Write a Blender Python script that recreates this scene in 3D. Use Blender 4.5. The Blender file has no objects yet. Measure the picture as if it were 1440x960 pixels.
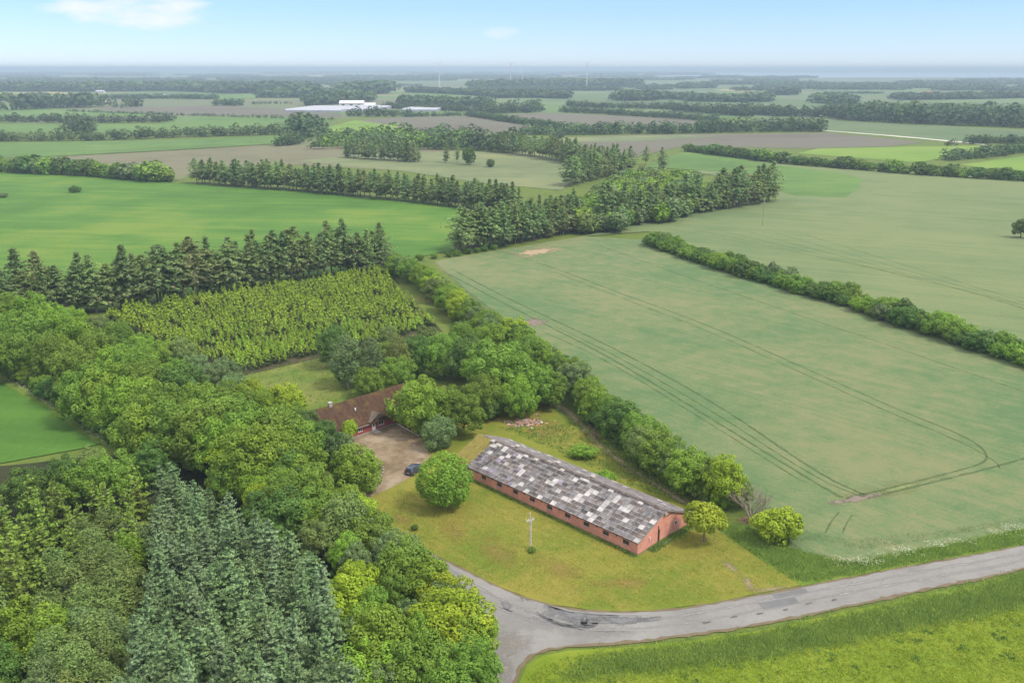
import bpy, math, random
import numpy as np
from mathutils import Vector, Matrix
from mathutils.geometry import tessellate_polygon

# ------------------------------------------------------------------ camera, world, sun, exposure
SC = bpy.context.scene
COL = SC.collection
CAM_H, FPX, HORIZON = 70.0, 1250.0, 96.0
PITCH = math.atan((480 - HORIZON) / FPX)
cam_d = bpy.data.cameras.new("camera")
cam = bpy.data.objects.new("camera", cam_d)
COL.objects.link(cam)
cam.location = (0, 0, CAM_H)
cam.rotation_euler = (math.pi / 2 - PITCH, 0, 0)
cam_d.sensor_width = 36
cam_d.lens = 36 * FPX / 1440
cam_d.clip_start = 1.0
cam_d.clip_end = 200000
SC.camera = cam

SUN_EL, SUN_AZ = math.radians(56), math.radians(112)      # azimuth clockwise from +Y (the view direction)
SUN_DIR = Vector((math.sin(SUN_AZ) * math.cos(SUN_EL), math.cos(SUN_AZ) * math.cos(SUN_EL), math.sin(SUN_EL)))
sun_d = bpy.data.lights.new("sun", 'SUN')
sun = bpy.data.objects.new("sun", sun_d)
COL.objects.link(sun)
sun_d.energy = 1.5
sun_d.angle = math.radians(12)
sun_d.color = (1.0, 0.94, 0.84)
sun.rotation_euler = (-SUN_DIR).to_track_quat('-Z', 'Y').to_euler()
sun.location = (0, 0, 300)

world = bpy.data.worlds.new("World")
SC.world = world
world.use_nodes = True
wn, wl = world.node_tree.nodes, world.node_tree.links
wn.clear()


def wnode(t, **k):
    n = wn.new(t)
    for a, v in k.items():
        setattr(n, a, v)
    return n


w_out, w_bg = wnode('ShaderNodeOutputWorld'), wnode('ShaderNodeBackground')
w_sky = wnode('ShaderNodeTexSky', sky_type='NISHITA', sun_disc=False, sun_elevation=SUN_EL, sun_rotation=SUN_AZ,
              altitude=100, air_density=1.0, dust_density=0.0, ozone_density=1.0)
w_bg.inputs['Strength'].default_value = 0.10
w_co = wnode('ShaderNodeTexCoord')
w_map = wnode('ShaderNodeMapping')
w_map.inputs['Scale'].default_value = (1.0, 1.0, 3.2)
w_no = wnode('ShaderNodeTexNoise')
w_no.inputs['Scale'].default_value = 16
w_no.inputs['Detail'].default_value = 7
w_no.inputs['Roughness'].default_value = 0.58
wl.new(w_co.outputs['Generated'], w_map.inputs['Vector'])
wl.new(w_map.outputs[0], w_no.inputs['Vector'])


def wmath(op, a, b=None, clamp=False):
    n = wnode('ShaderNodeMath', operation=op, use_clamp=clamp)
    for i, v in enumerate((a, b)):
        if v is None:
            continue
        if isinstance(v, (int, float)):
            n.inputs[i].default_value = v
        else:
            wl.new(v, n.inputs[i])
    return n.outputs[0]


def pix_dir(px, py):
    u, v = (px - 720) / FPX, (480 - py) / FPX
    c, s = math.cos(PITCH), math.sin(PITCH)
    return Vector((u, c + v * s, v * c - s)).normalized()


w_sep = wnode('ShaderNodeSeparateXYZ')
wl.new(w_co.outputs['Generated'], w_sep.inputs[0])
mask = None
# two small fair-weather clouds standing in the sky, plus thin scattered ones over the rest of the dome
for (px, py, ax, az, amount) in ((196, 15, 0.074, 0.0165, 0.85), (706, 47, 0.022, 0.008, 0.4)):
    d = pix_dir(px, py)
    dx = wmath('DIVIDE', wmath('SUBTRACT', w_sep.outputs['X'], d.x), ax)
    dz = wmath('DIVIDE', wmath('SUBTRACT', w_sep.outputs['Z'], d.z), az)
    r2 = wmath('ADD', wmath('MULTIPLY', dx, dx), wmath('MULTIPLY', dz, dz))
    body = wmath('SUBTRACT', 1.0, r2)
    nz = wmath('MULTIPLY', wmath('SUBTRACT', w_no.outputs['Fac'], 0.5), 3.6)
    m = wmath('MULTIPLY', wmath('MULTIPLY', wmath('ADD', body, nz), 0.75, clamp=True),
              wmath('MULTIPLY', wmath('GREATER_THAN', w_sep.outputs['Y'], 0.0), amount))
    mask = m if mask is None else wmath('ADD', mask, m, clamp=True)
w_no2 = wnode('ShaderNodeTexNoise')
w_no2.inputs['Scale'].default_value = 3.0
w_no2.inputs['Detail'].default_value = 6
wl.new(w_map.outputs[0], w_no2.inputs['Vector'])
# a thin bright veil covers the upper sky and thins out towards the horizon
veil = wmath('MULTIPLY', wmath('SUBTRACT', w_sep.outputs['Z'], 0.06), 2.2, clamp=True)
veil = wmath('MULTIPLY', veil, wmath('ADD', wmath('MULTIPLY', w_no2.outputs['Fac'], 0.8), 0.3, clamp=True))
w_tint = wnode('ShaderNodeMix', data_type='RGBA', blend_type='MULTIPLY')
w_tint.inputs['Factor'].default_value = 1.0
wl.new(w_sky.outputs[0], w_tint.inputs['A'])
w_tint.inputs['B'].default_value = (0.335, 0.432, 0.70, 1)
w_mix = wnode('ShaderNodeMix', data_type='RGBA')
wl.new(veil, w_mix.inputs['Factor'])
wl.new(w_tint.outputs['Result'], w_mix.inputs['A'])
w_mix.inputs['B'].default_value = (8.8, 8.5, 8.2, 1)
w_cl = wnode('ShaderNodeMix', data_type='RGBA')
wl.new(mask, w_cl.inputs['Factor'])
wl.new(w_mix.outputs['Result'], w_cl.inputs['A'])
w_cl.inputs['B'].default_value = (4.2, 4.0, 4.3, 1)
wl.new(w_cl.outputs['Result'], w_bg.inputs['Color'])
wl.new(w_bg.outputs[0], w_out.inputs['Surface'])

SC.view_settings.view_transform = 'Standard'
SC.view_settings.look = 'None'
SC.view_settings.gamma = 1.0
SC.view_settings.use_curve_mapping = False
SC.view_settings.exposure = 1.4
SC.render.engine = 'CYCLES'
SC.cycles.max_bounces = 6
SC.cycles.diffuse_bounces = 3
SC.cycles.transmission_bounces = 4
SC.cycles.transparent_max_bounces = 6
SC.cycles.volume_bounces = 0

rnd = random.Random(11)
rng = np.random.default_rng(11)


# ------------------------------------------------------------------ small helpers
def P(px, py, z=0.0):
    """The world point at height z that the photograph shows at pixel (px, py) of 1440 x 960."""
    d = pix_dir(px, py)
    t = (z - CAM_H) / d.z
    return Vector((d.x * t, d.y * t, z))


def tag(o, label=None, cat=None, group=None, kind=None):
    if label:
        o['label'] = label
    if cat:
        o['category'] = cat
    if group:
        o['group'] = group
    if kind:
        o['kind'] = kind
    return o


def empty(name, loc, rz=0.0):
    o = bpy.data.objects.new(name, None)
    COL.objects.link(o)
    o.location = loc
    o.rotation_euler = (0, 0, rz)
    o.empty_display_size = 0.5
    return o


def obj(name, me, parent=None, mats=None):
    o = bpy.data.objects.new(name, me)
    COL.objects.link(o)
    if parent is not None:
        o.parent = parent
    return o


def np_mesh(name, V, F, mats=(), mi=None):
    """V (n,3), F (m,k) all faces with the same number of corners."""
    V, F = np.asarray(V, np.float32), np.asarray(F, np.int32)
    me = bpy.data.meshes.new(name)
    k = F.shape[1]
    me.vertices.add(len(V))
    me.vertices.foreach_set('co', V.ravel())
    me.loops.add(F.size)
    me.loops.foreach_set('vertex_index', F.ravel())
    me.polygons.add(len(F))
    me.polygons.foreach_set('loop_start', np.arange(len(F), dtype=np.int32) * k)
    if mi is not None:
        me.polygons.foreach_set('material_index', np.asarray(mi, np.int32))
    for m in mats:
        me.materials.append(m)
    me.update(calc_edges=True)
    return me


class MB:
    """Collects boxes, bars, tubes and loose faces and links them as ONE mesh object."""

    def __init__(s):
        s.V, s.F, s.I = [], [], []

    def face(s, pts, mi=0):
        b = len(s.V)
        s.V += [tuple(p) for p in pts]
        s.F.append(tuple(range(b, b + len(pts))))
        s.I.append(mi)
        return s

    def hexa(s, c, mi=0):
        b = len(s.V)
        s.V += [tuple(p) for p in c]
        for f in ((3, 2, 1, 0), (4, 5, 6, 7), (0, 1, 5, 4), (1, 2, 6, 5), (2, 3, 7, 6), (3, 0, 4, 7)):
            s.F.append(tuple(b + i for i in f))
            s.I.append(mi)
        return s

    def box(s, lo, hi, mi=0):
        x0, y0, z0 = lo
        x1, y1, z1 = hi
        return s.hexa([(x0, y0, z0), (x1, y0, z0), (x1, y1, z0), (x0, y1, z0), (x0, y0, z1), (x1, y0, z1), (x1, y1, z1), (x0, y1, z1)], mi)

    def tube(s, pts, rad, n=6, mi=0, cap=True):
        pts = [Vector(p) for p in pts]
        b = len(s.V)
        for i, p in enumerate(pts):
            t = (pts[min(i + 1, len(pts) - 1)] - pts[max(i - 1, 0)]).normalized()
            a = t.cross(Vector((0.13, 0.97, 0.2)))
            if a.length < 1e-3:
                a = t.cross(Vector((1, 0, 0)))
            a.normalize()
            c = t.cross(a)
            for j in range(n):
                q = 2 * math.pi * j / n
                s.V.append(tuple(p + (a * math.cos(q) + c * math.sin(q)) * rad[i]))
        for i in range(len(pts) - 1):
            for j in range(n):
                k = (j + 1) % n
                s.F.append((b + i * n + j, b + i * n + k, b + i * n + n + k, b + i * n + n + j))
                s.I.append(mi)
        if cap:
            s.F.append(tuple(b + j for j in range(n))[::-1])
            s.F.append(tuple(b + (len(pts) - 1) * n + j for j in range(n)))
            s.I += [mi, mi]
        return s

    def mesh(s, name, mats=()):
        me = bpy.data.meshes.new(name)
        me.from_pydata(s.V, [], s.F)
        for m in mats:
            me.materials.append(m)
        me.polygons.foreach_set('material_index', s.I)
        me.update()
        return me

    def build(s, name, mats, parent=None):
        if not isinstance(mats, (list, tuple)):
            mats = [mats]
        return obj(name, s.mesh(name, mats), parent)


ONES = ["", "first", "second", "third", "fourth", "fifth", "sixth", "seventh", "eighth", "ninth", "tenth", "eleventh", "twelfth", "thirteenth",
        "fourteenth", "fifteenth", "sixteenth", "seventeenth", "eighteenth", "nineteenth"]
TENS = {2: "twent", 3: "thirt", 4: "fort", 5: "fift", 6: "sixt", 7: "sevent", 8: "eight", 9: "ninet"}


def ordinal(i):
    if i >= 100:
        return 'hundredth' if i == 100 else 'hundred-and-' + ordinal(i - 100)
    if i < 20:
        return ONES[i]
    t, u = divmod(i, 10)
    return TENS[t] + ("ieth" if u == 0 else "y-" + ONES[u])


# ------------------------------------------------------------------ materials
def new_mat(name):
    m = bpy.data.materials.new(name)
    m.use_nodes = True
    nt = m.node_tree
    nt.nodes.clear()
    out = nt.nodes.new('ShaderNodeOutputMaterial')
    return m, nt, out


class G:
    """Tiny node-graph writer."""

    def __init__(s, nt):
        s.nt = nt

    def n(s, t, ins=None, **k):
        x = s.nt.nodes.new(t)
        for a, v in k.items():
            setattr(x, a, v)
        for key, v in (ins or {}).items():
            if isinstance(v, bpy.types.NodeSocket):
                s.nt.links.new(v, x.inputs[key])
            else:
                x.inputs[key].default_value = v
        return x

    def math(s, op, a, b=0.0, clamp=False):
        return s.n('ShaderNodeMath', {0: a, 1: b}, operation=op, use_clamp=clamp).outputs[0]

    def noise(s, vec, scale, detail=4, rough=0.55):
        return s.n('ShaderNodeTexNoise', {'Vector': vec, 'Scale': scale, 'Detail': detail, 'Roughness': rough}).outputs['Fac']

    def ramp(s, fac, stops):
        x = s.n('ShaderNodeValToRGB', {'Fac': fac})
        e = x.color_ramp.elements
        while len(e) < len(stops):
            e.new(0.5)
        for el, (p, c) in zip(e, stops):
            el.position = p
            el.color = (*c, 1)
        return x.outputs['Color']

    def mix(s, f, a, b, blend='MIX'):
        x = s.n('ShaderNodeMix', data_type='RGBA', blend_type=blend)
        for key, v in (('Factor', f), ('A', a), ('B', b)):
            if isinstance(v, bpy.types.NodeSocket):
                s.nt.links.new(v, x.inputs[key])
            else:
                x.inputs[key].default_value = v if key == 'Factor' else (*v, 1)
        return x.outputs['Result']


def ground_mat(name, cols, big=45, mid=7, fine=0.6, wb=0.5, wm=0.45, wf=0.4, streak=None, ws=0.4, s_len=60, s_wid=1.6, bump=0.35, rough=0.95, spread=0.16):
    m, nt, out = new_mat(name)
    g = G(nt)
    pos = g.n('ShaderNodeNewGeometry').outputs['Position']
    n1, n2, n3 = g.noise(pos, 1 / big, 3), g.noise(pos, 1 / mid, 5, 0.6), g.noise(pos, 1 / fine, 4, 0.7)
    acc = g.math('ADD', g.math('MULTIPLY', n1, wb), g.math('MULTIPLY', n2, wm))
    acc = g.math('ADD', acc, g.math('MULTIPLY', n3, wf))
    tot = wb + wm + wf
    if streak is not None:
        mp = g.n('ShaderNodeMapping', {'Vector': pos, 'Rotation': (0, 0, -streak), 'Scale': (1 / s_len, 1 / s_wid, 1)}, vector_type='POINT')
        # rotate first, then squash: two mappings
        mp.inputs['Scale'].default_value = (1, 1, 1)
        mp2 = g.n('ShaderNodeMapping', {'Vector': mp.outputs[0], 'Scale': (1 / s_len, 1 / s_wid, 1)})
        n4 = g.noise(mp2.outputs[0], 1.0, 3, 0.6)
        acc = g.math('ADD', acc, g.math('MULTIPLY', n4, ws))
        tot += ws
    fac = g.math('ADD', acc, 0.5 - tot * 0.5)
    cols = [tuple(v * 0.57 for v in c) for c in cols]
    n = len(cols)
    stops = [(0.5 + spread * (2 * i / (n - 1) - 1), c) for i, c in enumerate(cols)]
    col = g.ramp(fac, stops)
    bs = g.n('ShaderNodeBsdfPrincipled', {'Base Color': col, 'Roughness': rough, 'Specular IOR Level': 0.15})
    if bump:
        b = g.n('ShaderNodeBump', {'Height': n3, 'Strength': bump, 'Distance': 0.25})
        nt.links.new(b.outputs[0], bs.inputs['Normal'])
    nt.links.new(bs.outputs[0], out.inputs['Surface'])
    return m


def patch_mat(name, cols, noise_size=2.0, hard=3.0, fine=0.5):
    """Soil, worn grass or painted track shade lying over the sheet below; its 'fade' attribute and noise give it a ragged edge."""
    m, nt, out = new_mat(name)
    g = G(nt)
    pos = g.n('ShaderNodeNewGeometry').outputs['Position']
    n1, n2 = g.noise(pos, 1 / noise_size, 5, 0.65), g.noise(pos, 1 / fine, 4, 0.7)
    col = g.ramp(g.math('ADD', g.math('MULTIPLY', n1, 0.5), g.math('MULTIPLY', n2, 0.5)), [(0.36, cols[0]), (0.64, cols[1])])
    at = g.n('ShaderNodeAttribute', attribute_name='fade').outputs['Fac']
    a = g.math('ADD', at, g.math('MULTIPLY', g.math('SUBTRACT', g.math('ADD', g.math('MULTIPLY', n1, 0.65), g.math('MULTIPLY', n2, 0.35)), 0.5), 2.6))
    a = g.math('MULTIPLY', g.math('SUBTRACT', a, 0.32), hard, clamp=True)
    bs = g.n('ShaderNodeBsdfPrincipled', {'Base Color': col, 'Roughness': 0.95, 'Specular IOR Level': 0.1})
    tr = g.n('ShaderNodeBsdfTransparent')
    mx = g.n('ShaderNodeMixShader', {0: a, 1: tr.outputs[0], 2: bs.outputs[0]})
    nt.links.new(mx.outputs[0], out.inputs['Surface'])
    return m


def leaf_mat(name, col, var=0.6, hue=0.02, trans=0.28, clump=9.0, sat=1.0):
    m, nt, out = new_mat(name)
    g = G(nt)
    geo = g.n('ShaderNodeNewGeometry')
    ri = geo.outputs['Random Per Island']
    ro = g.n('ShaderNodeObjectInfo').outputs['Random']
    nz = g.noise(geo.outputs['Position'], 1 / clump, 3)
    v = g.math('ADD', g.math('MULTIPLY', ri, var), 1 - var * 0.5)
    v = g.math('MULTIPLY', v, g.math('ADD', g.math('MULTIPLY', nz, 0.7), 0.65))
    v = g.math('MULTIPLY', v, g.math('ADD', g.math('MULTIPLY', ro, 0.34), 0.83))
    h = g.math('ADD', g.math('MULTIPLY', g.math('SUBTRACT', ro, 0.5), hue), 0.5)
    h = g.math('ADD', h, g.math('MULTIPLY', g.math('SUBTRACT', nz, 0.5), -hue * 2.0))
    hs = g.n('ShaderNodeHueSaturation', {'Hue': h, 'Saturation': sat, 'Value': v, 'Color': (*col, 1)}).outputs[0]
    bs = g.n('ShaderNodeBsdfPrincipled', {'Base Color': hs, 'Roughness': 0.62, 'Specular IOR Level': 0.22})
    tl = g.n('ShaderNodeBsdfTranslucent', {'Color': hs})
    mx = g.n('ShaderNodeMixShader', {0: trans, 1: bs.outputs[0], 2: tl.outputs[0]})
    nt.links.new(mx.outputs[0], out.inputs['Surface'])
    return m


def plain_mat(name, col, col2=None, size=0.8, rough=0.8, spec=0.25, metal=0.0, bump=0.0, coord='Object', size2=None):
    m, nt, out = new_mat(name)
    g = G(nt)
    co = g.n('ShaderNodeTexCoord').outputs['Object'] if coord == 'Object' else g.n('ShaderNodeNewGeometry').outputs['Position']
    n1 = g.noise(co, 1 / size, 5, 0.65)
    f = n1
    if size2:
        f = g.math('ADD', g.math('MULTIPLY', n1, 0.5), g.math('MULTIPLY', g.noise(co, 1 / size2, 4, 0.6), 0.5))
    c = g.ramp(f, [(0.35, col), (0.66, col2 or tuple(x * 0.8 for x in col))])
    bs = g.n('ShaderNodeBsdfPrincipled', {'Base Color': c, 'Roughness': rough, 'Specular IOR Level': spec, 'Metallic': metal})
    if bump:
        b = g.n('ShaderNodeBump', {'Height': n1, 'Strength': bump, 'Distance': 0.1})
        nt.links.new(b.outputs[0], bs.inputs['Normal'])
    nt.links.new(bs.outputs[0], out.inputs['Surface'])
    return m


A45 = math.radians(45)
L = {
    'mid': leaf_mat('leaf mid green', (0.149, 0.251, 0.028)),
    'dark': leaf_mat('leaf dark green', (0.091, 0.171, 0.029)),
    'bright': leaf_mat('leaf yellow green', (0.262, 0.359, 0.021)),
    'fresh': leaf_mat('leaf fresh green', (0.183, 0.302, 0.027)),
    'olive': leaf_mat('leaf olive', (0.165, 0.24, 0.06)),
    'grey': leaf_mat('leaf grey green', (0.146, 0.222, 0.074)),
    'dusty': leaf_mat('leaf dusty brown green', (0.183, 0.222, 0.053)),
    'far': leaf_mat('far dark foliage', (0.055, 0.1, 0.036)),
    'farmid': leaf_mat('far mid foliage', (0.085, 0.14, 0.04)),
    'spruce': leaf_mat('needles blue green', (0.15, 0.232, 0.088), hue=0.015, trans=0.1),
    'silver': leaf_mat('needles silver green', (0.17, 0.25, 0.115), hue=0.015, trans=0.1),
    'larch': leaf_mat('needles yellow green', (0.155, 0.23, 0.03), trans=0.12),
    'pine': leaf_mat('needles dark olive', (0.235, 0.335, 0.105), trans=0.45),
    'pinegreen': leaf_mat('needles mid green', (0.185, 0.285, 0.1), trans=0.45),
    'pineold': leaf_mat('needles brownish olive', (0.27, 0.325, 0.12), trans=0.45),
    'pinedry': leaf_mat('needles dry brown', (0.3, 0.29, 0.15), trans=0.35),
    'sprucedark': leaf_mat('dark spruce needles', (0.06, 0.105, 0.05), trans=0.05),  # darker tone, used low on spruces and near the trunk
    'firdark': leaf_mat('dark fir needles', (0.06, 0.085, 0.025), trans=0.05),  # darker tone, used low on firs and larches and near the trunk
    'sapling': leaf_mat('needles bright tips', (0.265, 0.395, 0.035), trans=0.1),
    'blossom': leaf_mat('white blossom', (0.55, 0.55, 0.42), trans=0.1),
    'twig': leaf_mat('dead twigs', (0.3, 0.245, 0.19), trans=0.0),
}
BARK = plain_mat('bark', (0.11, 0.085, 0.06), (0.06, 0.048, 0.036), 0.5, 0.95, 0.1, bump=0.4)
BARK_PALE = plain_mat('pale bark', (0.19, 0.165, 0.135), (0.1, 0.085, 0.07), 0.5, 0.95, 0.1)
BARK_WHITE = plain_mat('silver bark', (0.42, 0.40, 0.36), (0.2, 0.19, 0.17), 0.6, 0.9, 0.1)

GRASS_V = leaf_mat('verge grass', (0.2, 0.285, 0.055), var=0.8, trans=0.35, clump=3)
GRASS_M = leaf_mat('meadow grass', (0.24, 0.31, 0.03), var=0.7, trans=0.35, clump=4)
GRASS_L = leaf_mat('lawn grass', (0.28, 0.28, 0.05), var=0.7, trans=0.35, clump=6)
WHEAT_B = leaf_mat('wheat blades', (0.22, 0.32, 0.13), var=0.6, trans=0.35, clump=12)

# ------------------------------------------------------------------ ground, fields, roads
def densify(poly, step, jag, closed=True):
    out = []
    n = len(poly)
    for i in range(n if closed else n - 1):
        a, b = Vector(poly[i]), Vector(poly[(i + 1) % n])
        d = (b - a)
        k = max(1, int(d.length / step))
        nrm = Vector((-d.y, d.x)).normalized() if d.length > 0 else Vector((0, 0))
        for j in range(k):
            q = a + d * (j / k)
            if j:
                q = q + nrm * rnd.uniform(-jag, jag)
            out.append(q)
    if not closed:
        out.append(Vector(poly[-1]))
    return out


def smooth(poly, it=2):
    """Chaikin corner cutting of an open polyline."""
    p = [Vector(q[:2]) for q in poly]
    for _ in range(it):
        q = [p[0]]
        for a, b in zip(p, p[1:]):
            q += [a * 0.75 + b * 0.25, a * 0.25 + b * 0.75]
        q.append(p[-1])
        p = q
    return p


def gpx(pts):
    return [P(x, y).to_2d() for x, y in pts]


def sheet(name, poly, mat, z, label=None, jag=0.0, step=6.0, kind='structure', parent=None, thick=0.0):
    pts = densify(poly, step, jag) if jag else [Vector(p) for p in poly]
    tris = tessellate_polygon([[Vector((p.x, p.y, 0)) for p in pts]])
    V = [(p.x, p.y, z) for p in pts]
    F = []
    for t in tris:
        a, b, c = (Vector(V[i]) for i in t)
        F.append(tuple(t) if (b - a).cross(c - a).z > 0 else tuple(reversed(t)))
    if thick:
        flare = []
        for i in range(len(pts)):
            d = (pts[(i + 1) % len(pts)] - pts[i - 1]).normalized()
            flare.append(Vector((d.y, -d.x)) * 0.8)
        area = sum(pts[i].x * pts[(i + 1) % len(pts)].y - pts[(i + 1) % len(pts)].x * pts[i].y for i in range(len(pts)))
        n = len(V)
        sg = 1 if area > 0 else -1
        V += [(p.x + sg * q.x, p.y + sg * q.y, z - thick) for p, q in zip(pts, flare)]
        for i in range(n):
            j = (i + 1) % n
            F.append((i, n + i, n + j, j) if area > 0 else (j, n + j, n + i, i))
    me = bpy.data.meshes.new(name)
    me.from_pydata(V, [], F)
    me.materials.append(mat)
    me.update()
    o = obj(name, me, parent)
    if parent is None:
        tag(o, label, None, None, kind)
    return o


def strip(name, line, w, mat, z, parent=None, label=None, jag=0.0, step=4.0):
    """A ribbon of ground along a line; its 'fade' attribute is 1 on the centre line and 0 at the rims."""
    pts = densify([Vector(p[:2]) for p in line], step, 0, closed=False)
    V, F, fade = [], [], []
    for i, p in enumerate(pts):
        d = (pts[min(i + 1, len(pts) - 1)] - pts[max(i - 1, 0)]).normalized()
        nrm = Vector((-d.y, d.x))
        e = w * 0.5 * (0.25 if i in (0, len(pts) - 1) else 1)
        l, r = p + nrm * (e + rnd.uniform(-jag, jag)), p - nrm * (e + rnd.uniform(-jag, jag))
        V += [(l.x, l.y, z), (p.x, p.y, z), (r.x, r.y, z)]
        fade += [0.0, 1.0, 0.0]
    for i in range(len(pts) - 1):
        for k in (0, 1):
            F.append((3 * i + k, 3 * i + k + 1, 3 * i + k + 4, 3 * i + k + 3))
    me = bpy.data.meshes.new(name)
    me.from_pydata(V, [], F)
    at = me.attributes.new('fade', 'FLOAT', 'POINT')
    at.data.foreach_set('value', fade)
    me.materials.append(mat)
    me.update()
    o = obj(name, me, parent)
    if parent is None:
        tag(o, label, None, None, 'structure')
    return o


def patch(name, poly, mat, z, parent, rings=5):
    """Ring mesh with a 'fade' attribute, 1 in the middle and 0 at the rim."""
    pts = densify(poly, 2.0, 0.25)
    c = sum(pts, Vector((0, 0))) / len(pts)
    n = len(pts)
    V, F, fade = [(c.x, c.y, z)], [], [1.0]
    for k in range(1, rings + 1):
        for p in pts:
            q = c + (p - c) * (k / rings)
            V.append((q.x, q.y, z))
            fade.append(1 - k / rings)
    for j in range(n):
        F.append((0, 1 + j, 1 + (j + 1) % n))
    for k in range(rings - 1):
        for j in range(n):
            a, b = 1 + k * n + j, 1 + k * n + (j + 1) % n
            F.append((a, a + n, b + n, b))
    me = bpy.data.meshes.new(name)
    me.from_pydata(V, [], F)
    at = me.attributes.new('fade', 'FLOAT', 'POINT')
    at.data.foreach_set('value', fade)
    me.materials.append(mat)
    me.update()
    return obj(name, me, parent)


def far_ground_mat():
    """Grass near by; a patchwork of fields where the single fields are too far off to tell apart."""
    m, nt, out = new_mat('ground')
    g = G(nt)
    pos = g.n('ShaderNodeNewGeometry').outputs['Position']
    mp = g.n('ShaderNodeMapping', {'Vector': pos, 'Rotation': (0, 0, 0.35)})
    mp2 = g.n('ShaderNodeMapping', {'Vector': mp.outputs[0], 'Scale': (1 / 620, 1 / 330, 0)})
    vo = g.n('ShaderNodeTexVoronoi', {'Vector': mp2.outputs[0], 'Scale': 1.0, 'Randomness': 0.85}, distance='MANHATTAN')
    cell = g.n('ShaderNodeSeparateColor', {'Color': vo.outputs['Color']}).outputs[0]
    fields = g.n('ShaderNodeValToRGB', {'Fac': cell})
    cr = fields.color_ramp
    cr.interpolation = 'CONSTANT'
    cols = [(0.13, 0.21, 0.07), (0.2, 0.22, 0.12), (0.15, 0.25, 0.06), (0.22, 0.19, 0.13), (0.12, 0.19, 0.08), (0.2, 0.27, 0.1), (0.14, 0.2, 0.1), (0.3, 0.3, 0.12)]
    while len(cr.elements) < len(cols):
        cr.elements.new(0.5)
    cols = [tuple(v * 0.66 for v in c) for c in cols]
    for i, (e, c) in enumerate(zip(cr.elements, cols)):
        e.position = i / len(cols)
        e.color = (*c, 1)
    n2 = g.noise(pos, 1 / 60, 5, 0.6)
    near = g.ramp(g.math('ADD', g.math('MULTIPLY', g.noise(pos, 1 / 6, 5, 0.65), 0.6), g.math('MULTIPLY', g.noise(pos, 1.6, 4, 0.7), 0.4)),
                  [(0.36, (0.065, 0.105, 0.02)), (0.64, (0.12, 0.15, 0.03))])
    ln = g.n('ShaderNodeVectorMath', {0: pos}, operation='LENGTH').outputs['Value']
    f = g.math('GREATER_THAN', g.math('ADD', ln, g.math('MULTIPLY', n2, 200)), 1500)
    far = g.mix(0.5, fields.outputs[0], g.ramp(n2, [(0.3, (0.075, 0.115, 0.05)), (0.7, (0.125, 0.16, 0.07))]))
    col = g.mix(f, near, far)
    bs = g.n('ShaderNodeBsdfPrincipled', {'Base Color': col, 'Roughness': 0.95, 'Specular IOR Level': 0.1})
    nt.links.new(bs.outputs[0], out.inputs['Surface'])
    return m


REACH = 42000
gm = MB()
gm.face([(-REACH, -2500, -0.05), (REACH, -2500, -0.05), (REACH, REACH, -0.05), (-REACH, REACH, -0.05)])
tag(gm.build('ground', far_ground_mat()), 'flat farmland grass reaching to the hazy horizon', None, None, 'structure')

F_WHEAT = ground_mat('wheat crop', [(0.132, 0.230, 0.088), (0.198, 0.267, 0.109), (0.270, 0.290, 0.131)], 48, 5, 0.5, 0.7, 0.55, 0.55, -A45, 0.35, 60, 1.3, bump=0.6, spread=0.15)
F_WHEAT2 = ground_mat('ripening crop', [(0.157, 0.235, 0.093), (0.209, 0.275, 0.110), (0.252, 0.300, 0.124)], 120, 18, 1.4, 0.7, 0.5, 0.35, -0.42, 0.5, 120, 4)
F_BRIGHT = ground_mat('bright grass', [(0.083, 0.196, 0.028), (0.113, 0.255, 0.035), (0.207, 0.314, 0.047)], 110, 22, 1.3, 0.9, 0.4, 0.3, -0.15, 0.4, 90, 7)
F_TAN = ground_mat('sparse crop', [(0.202, 0.198, 0.108), (0.248, 0.230, 0.140), (0.216, 0.248, 0.108)], 160, 30, 3, 0.9, 0.5, 0.3, 0.0, 0.5, 250, 16, bump=0)
F_TANGREEN = ground_mat('thin crop', [(0.18, 0.23, 0.10), (0.235, 0.28, 0.13), (0.30, 0.32, 0.13)], 120, 24, 3, 0.9, 0.5, 0.3, 0.0, 0.5, 160, 12, bump=0)
F_SOIL = ground_mat('tilled soil', [(0.174, 0.160, 0.111), (0.210, 0.191, 0.140), (0.194, 0.201, 0.128)], 200, 40, 4, 0.9, 0.5, 0.3, 0.1, 0.5, 300, 18, bump=0)
F_FARG = ground_mat('far grass', [(0.111, 0.209, 0.048), (0.145, 0.266, 0.060), (0.187, 0.304, 0.072)], 180, 30, 4, 0.9, 0.5, 0.3, 0.05, 0.4, 200, 14, bump=0)
F_FARB = ground_mat('far crop', [(0.117, 0.190, 0.076), (0.153, 0.223, 0.089), (0.189, 0.247, 0.102)], 180, 30, 4, 0.9, 0.5, 0.3, 0.1, 0.4, 200, 14, bump=0)
F_LIME = ground_mat('lush grass', [(0.17, 0.3, 0.04), (0.22, 0.36, 0.05), (0.26, 0.38, 0.06)], 110, 20, 2, 0.9, 0.4, 0.3, bump=0)
F_RAPE = ground_mat('pale yellow crop', [(0.4, 0.38, 0.13), (0.48, 0.44, 0.17)], 150, 30, 3, bump=0)
F_LAWN = ground_mat('worn lawn', [(0.178, 0.247, 0.025), (0.262, 0.277, 0.040), (0.335, 0.301, 0.056)], 14, 2.6, 0.35, 0.8, 0.55, 0.5, -A45, 0.5, 9, 0.7, bump=0.5)
F_MEADOW = ground_mat('meadow', [(0.179, 0.280, 0.018), (0.236, 0.330, 0.024), (0.284, 0.358, 0.036)], 16, 3, 0.35, 0.6, 0.6, 0.5, 0.35, 0.4, 12, 1.2, bump=0.6)
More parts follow.
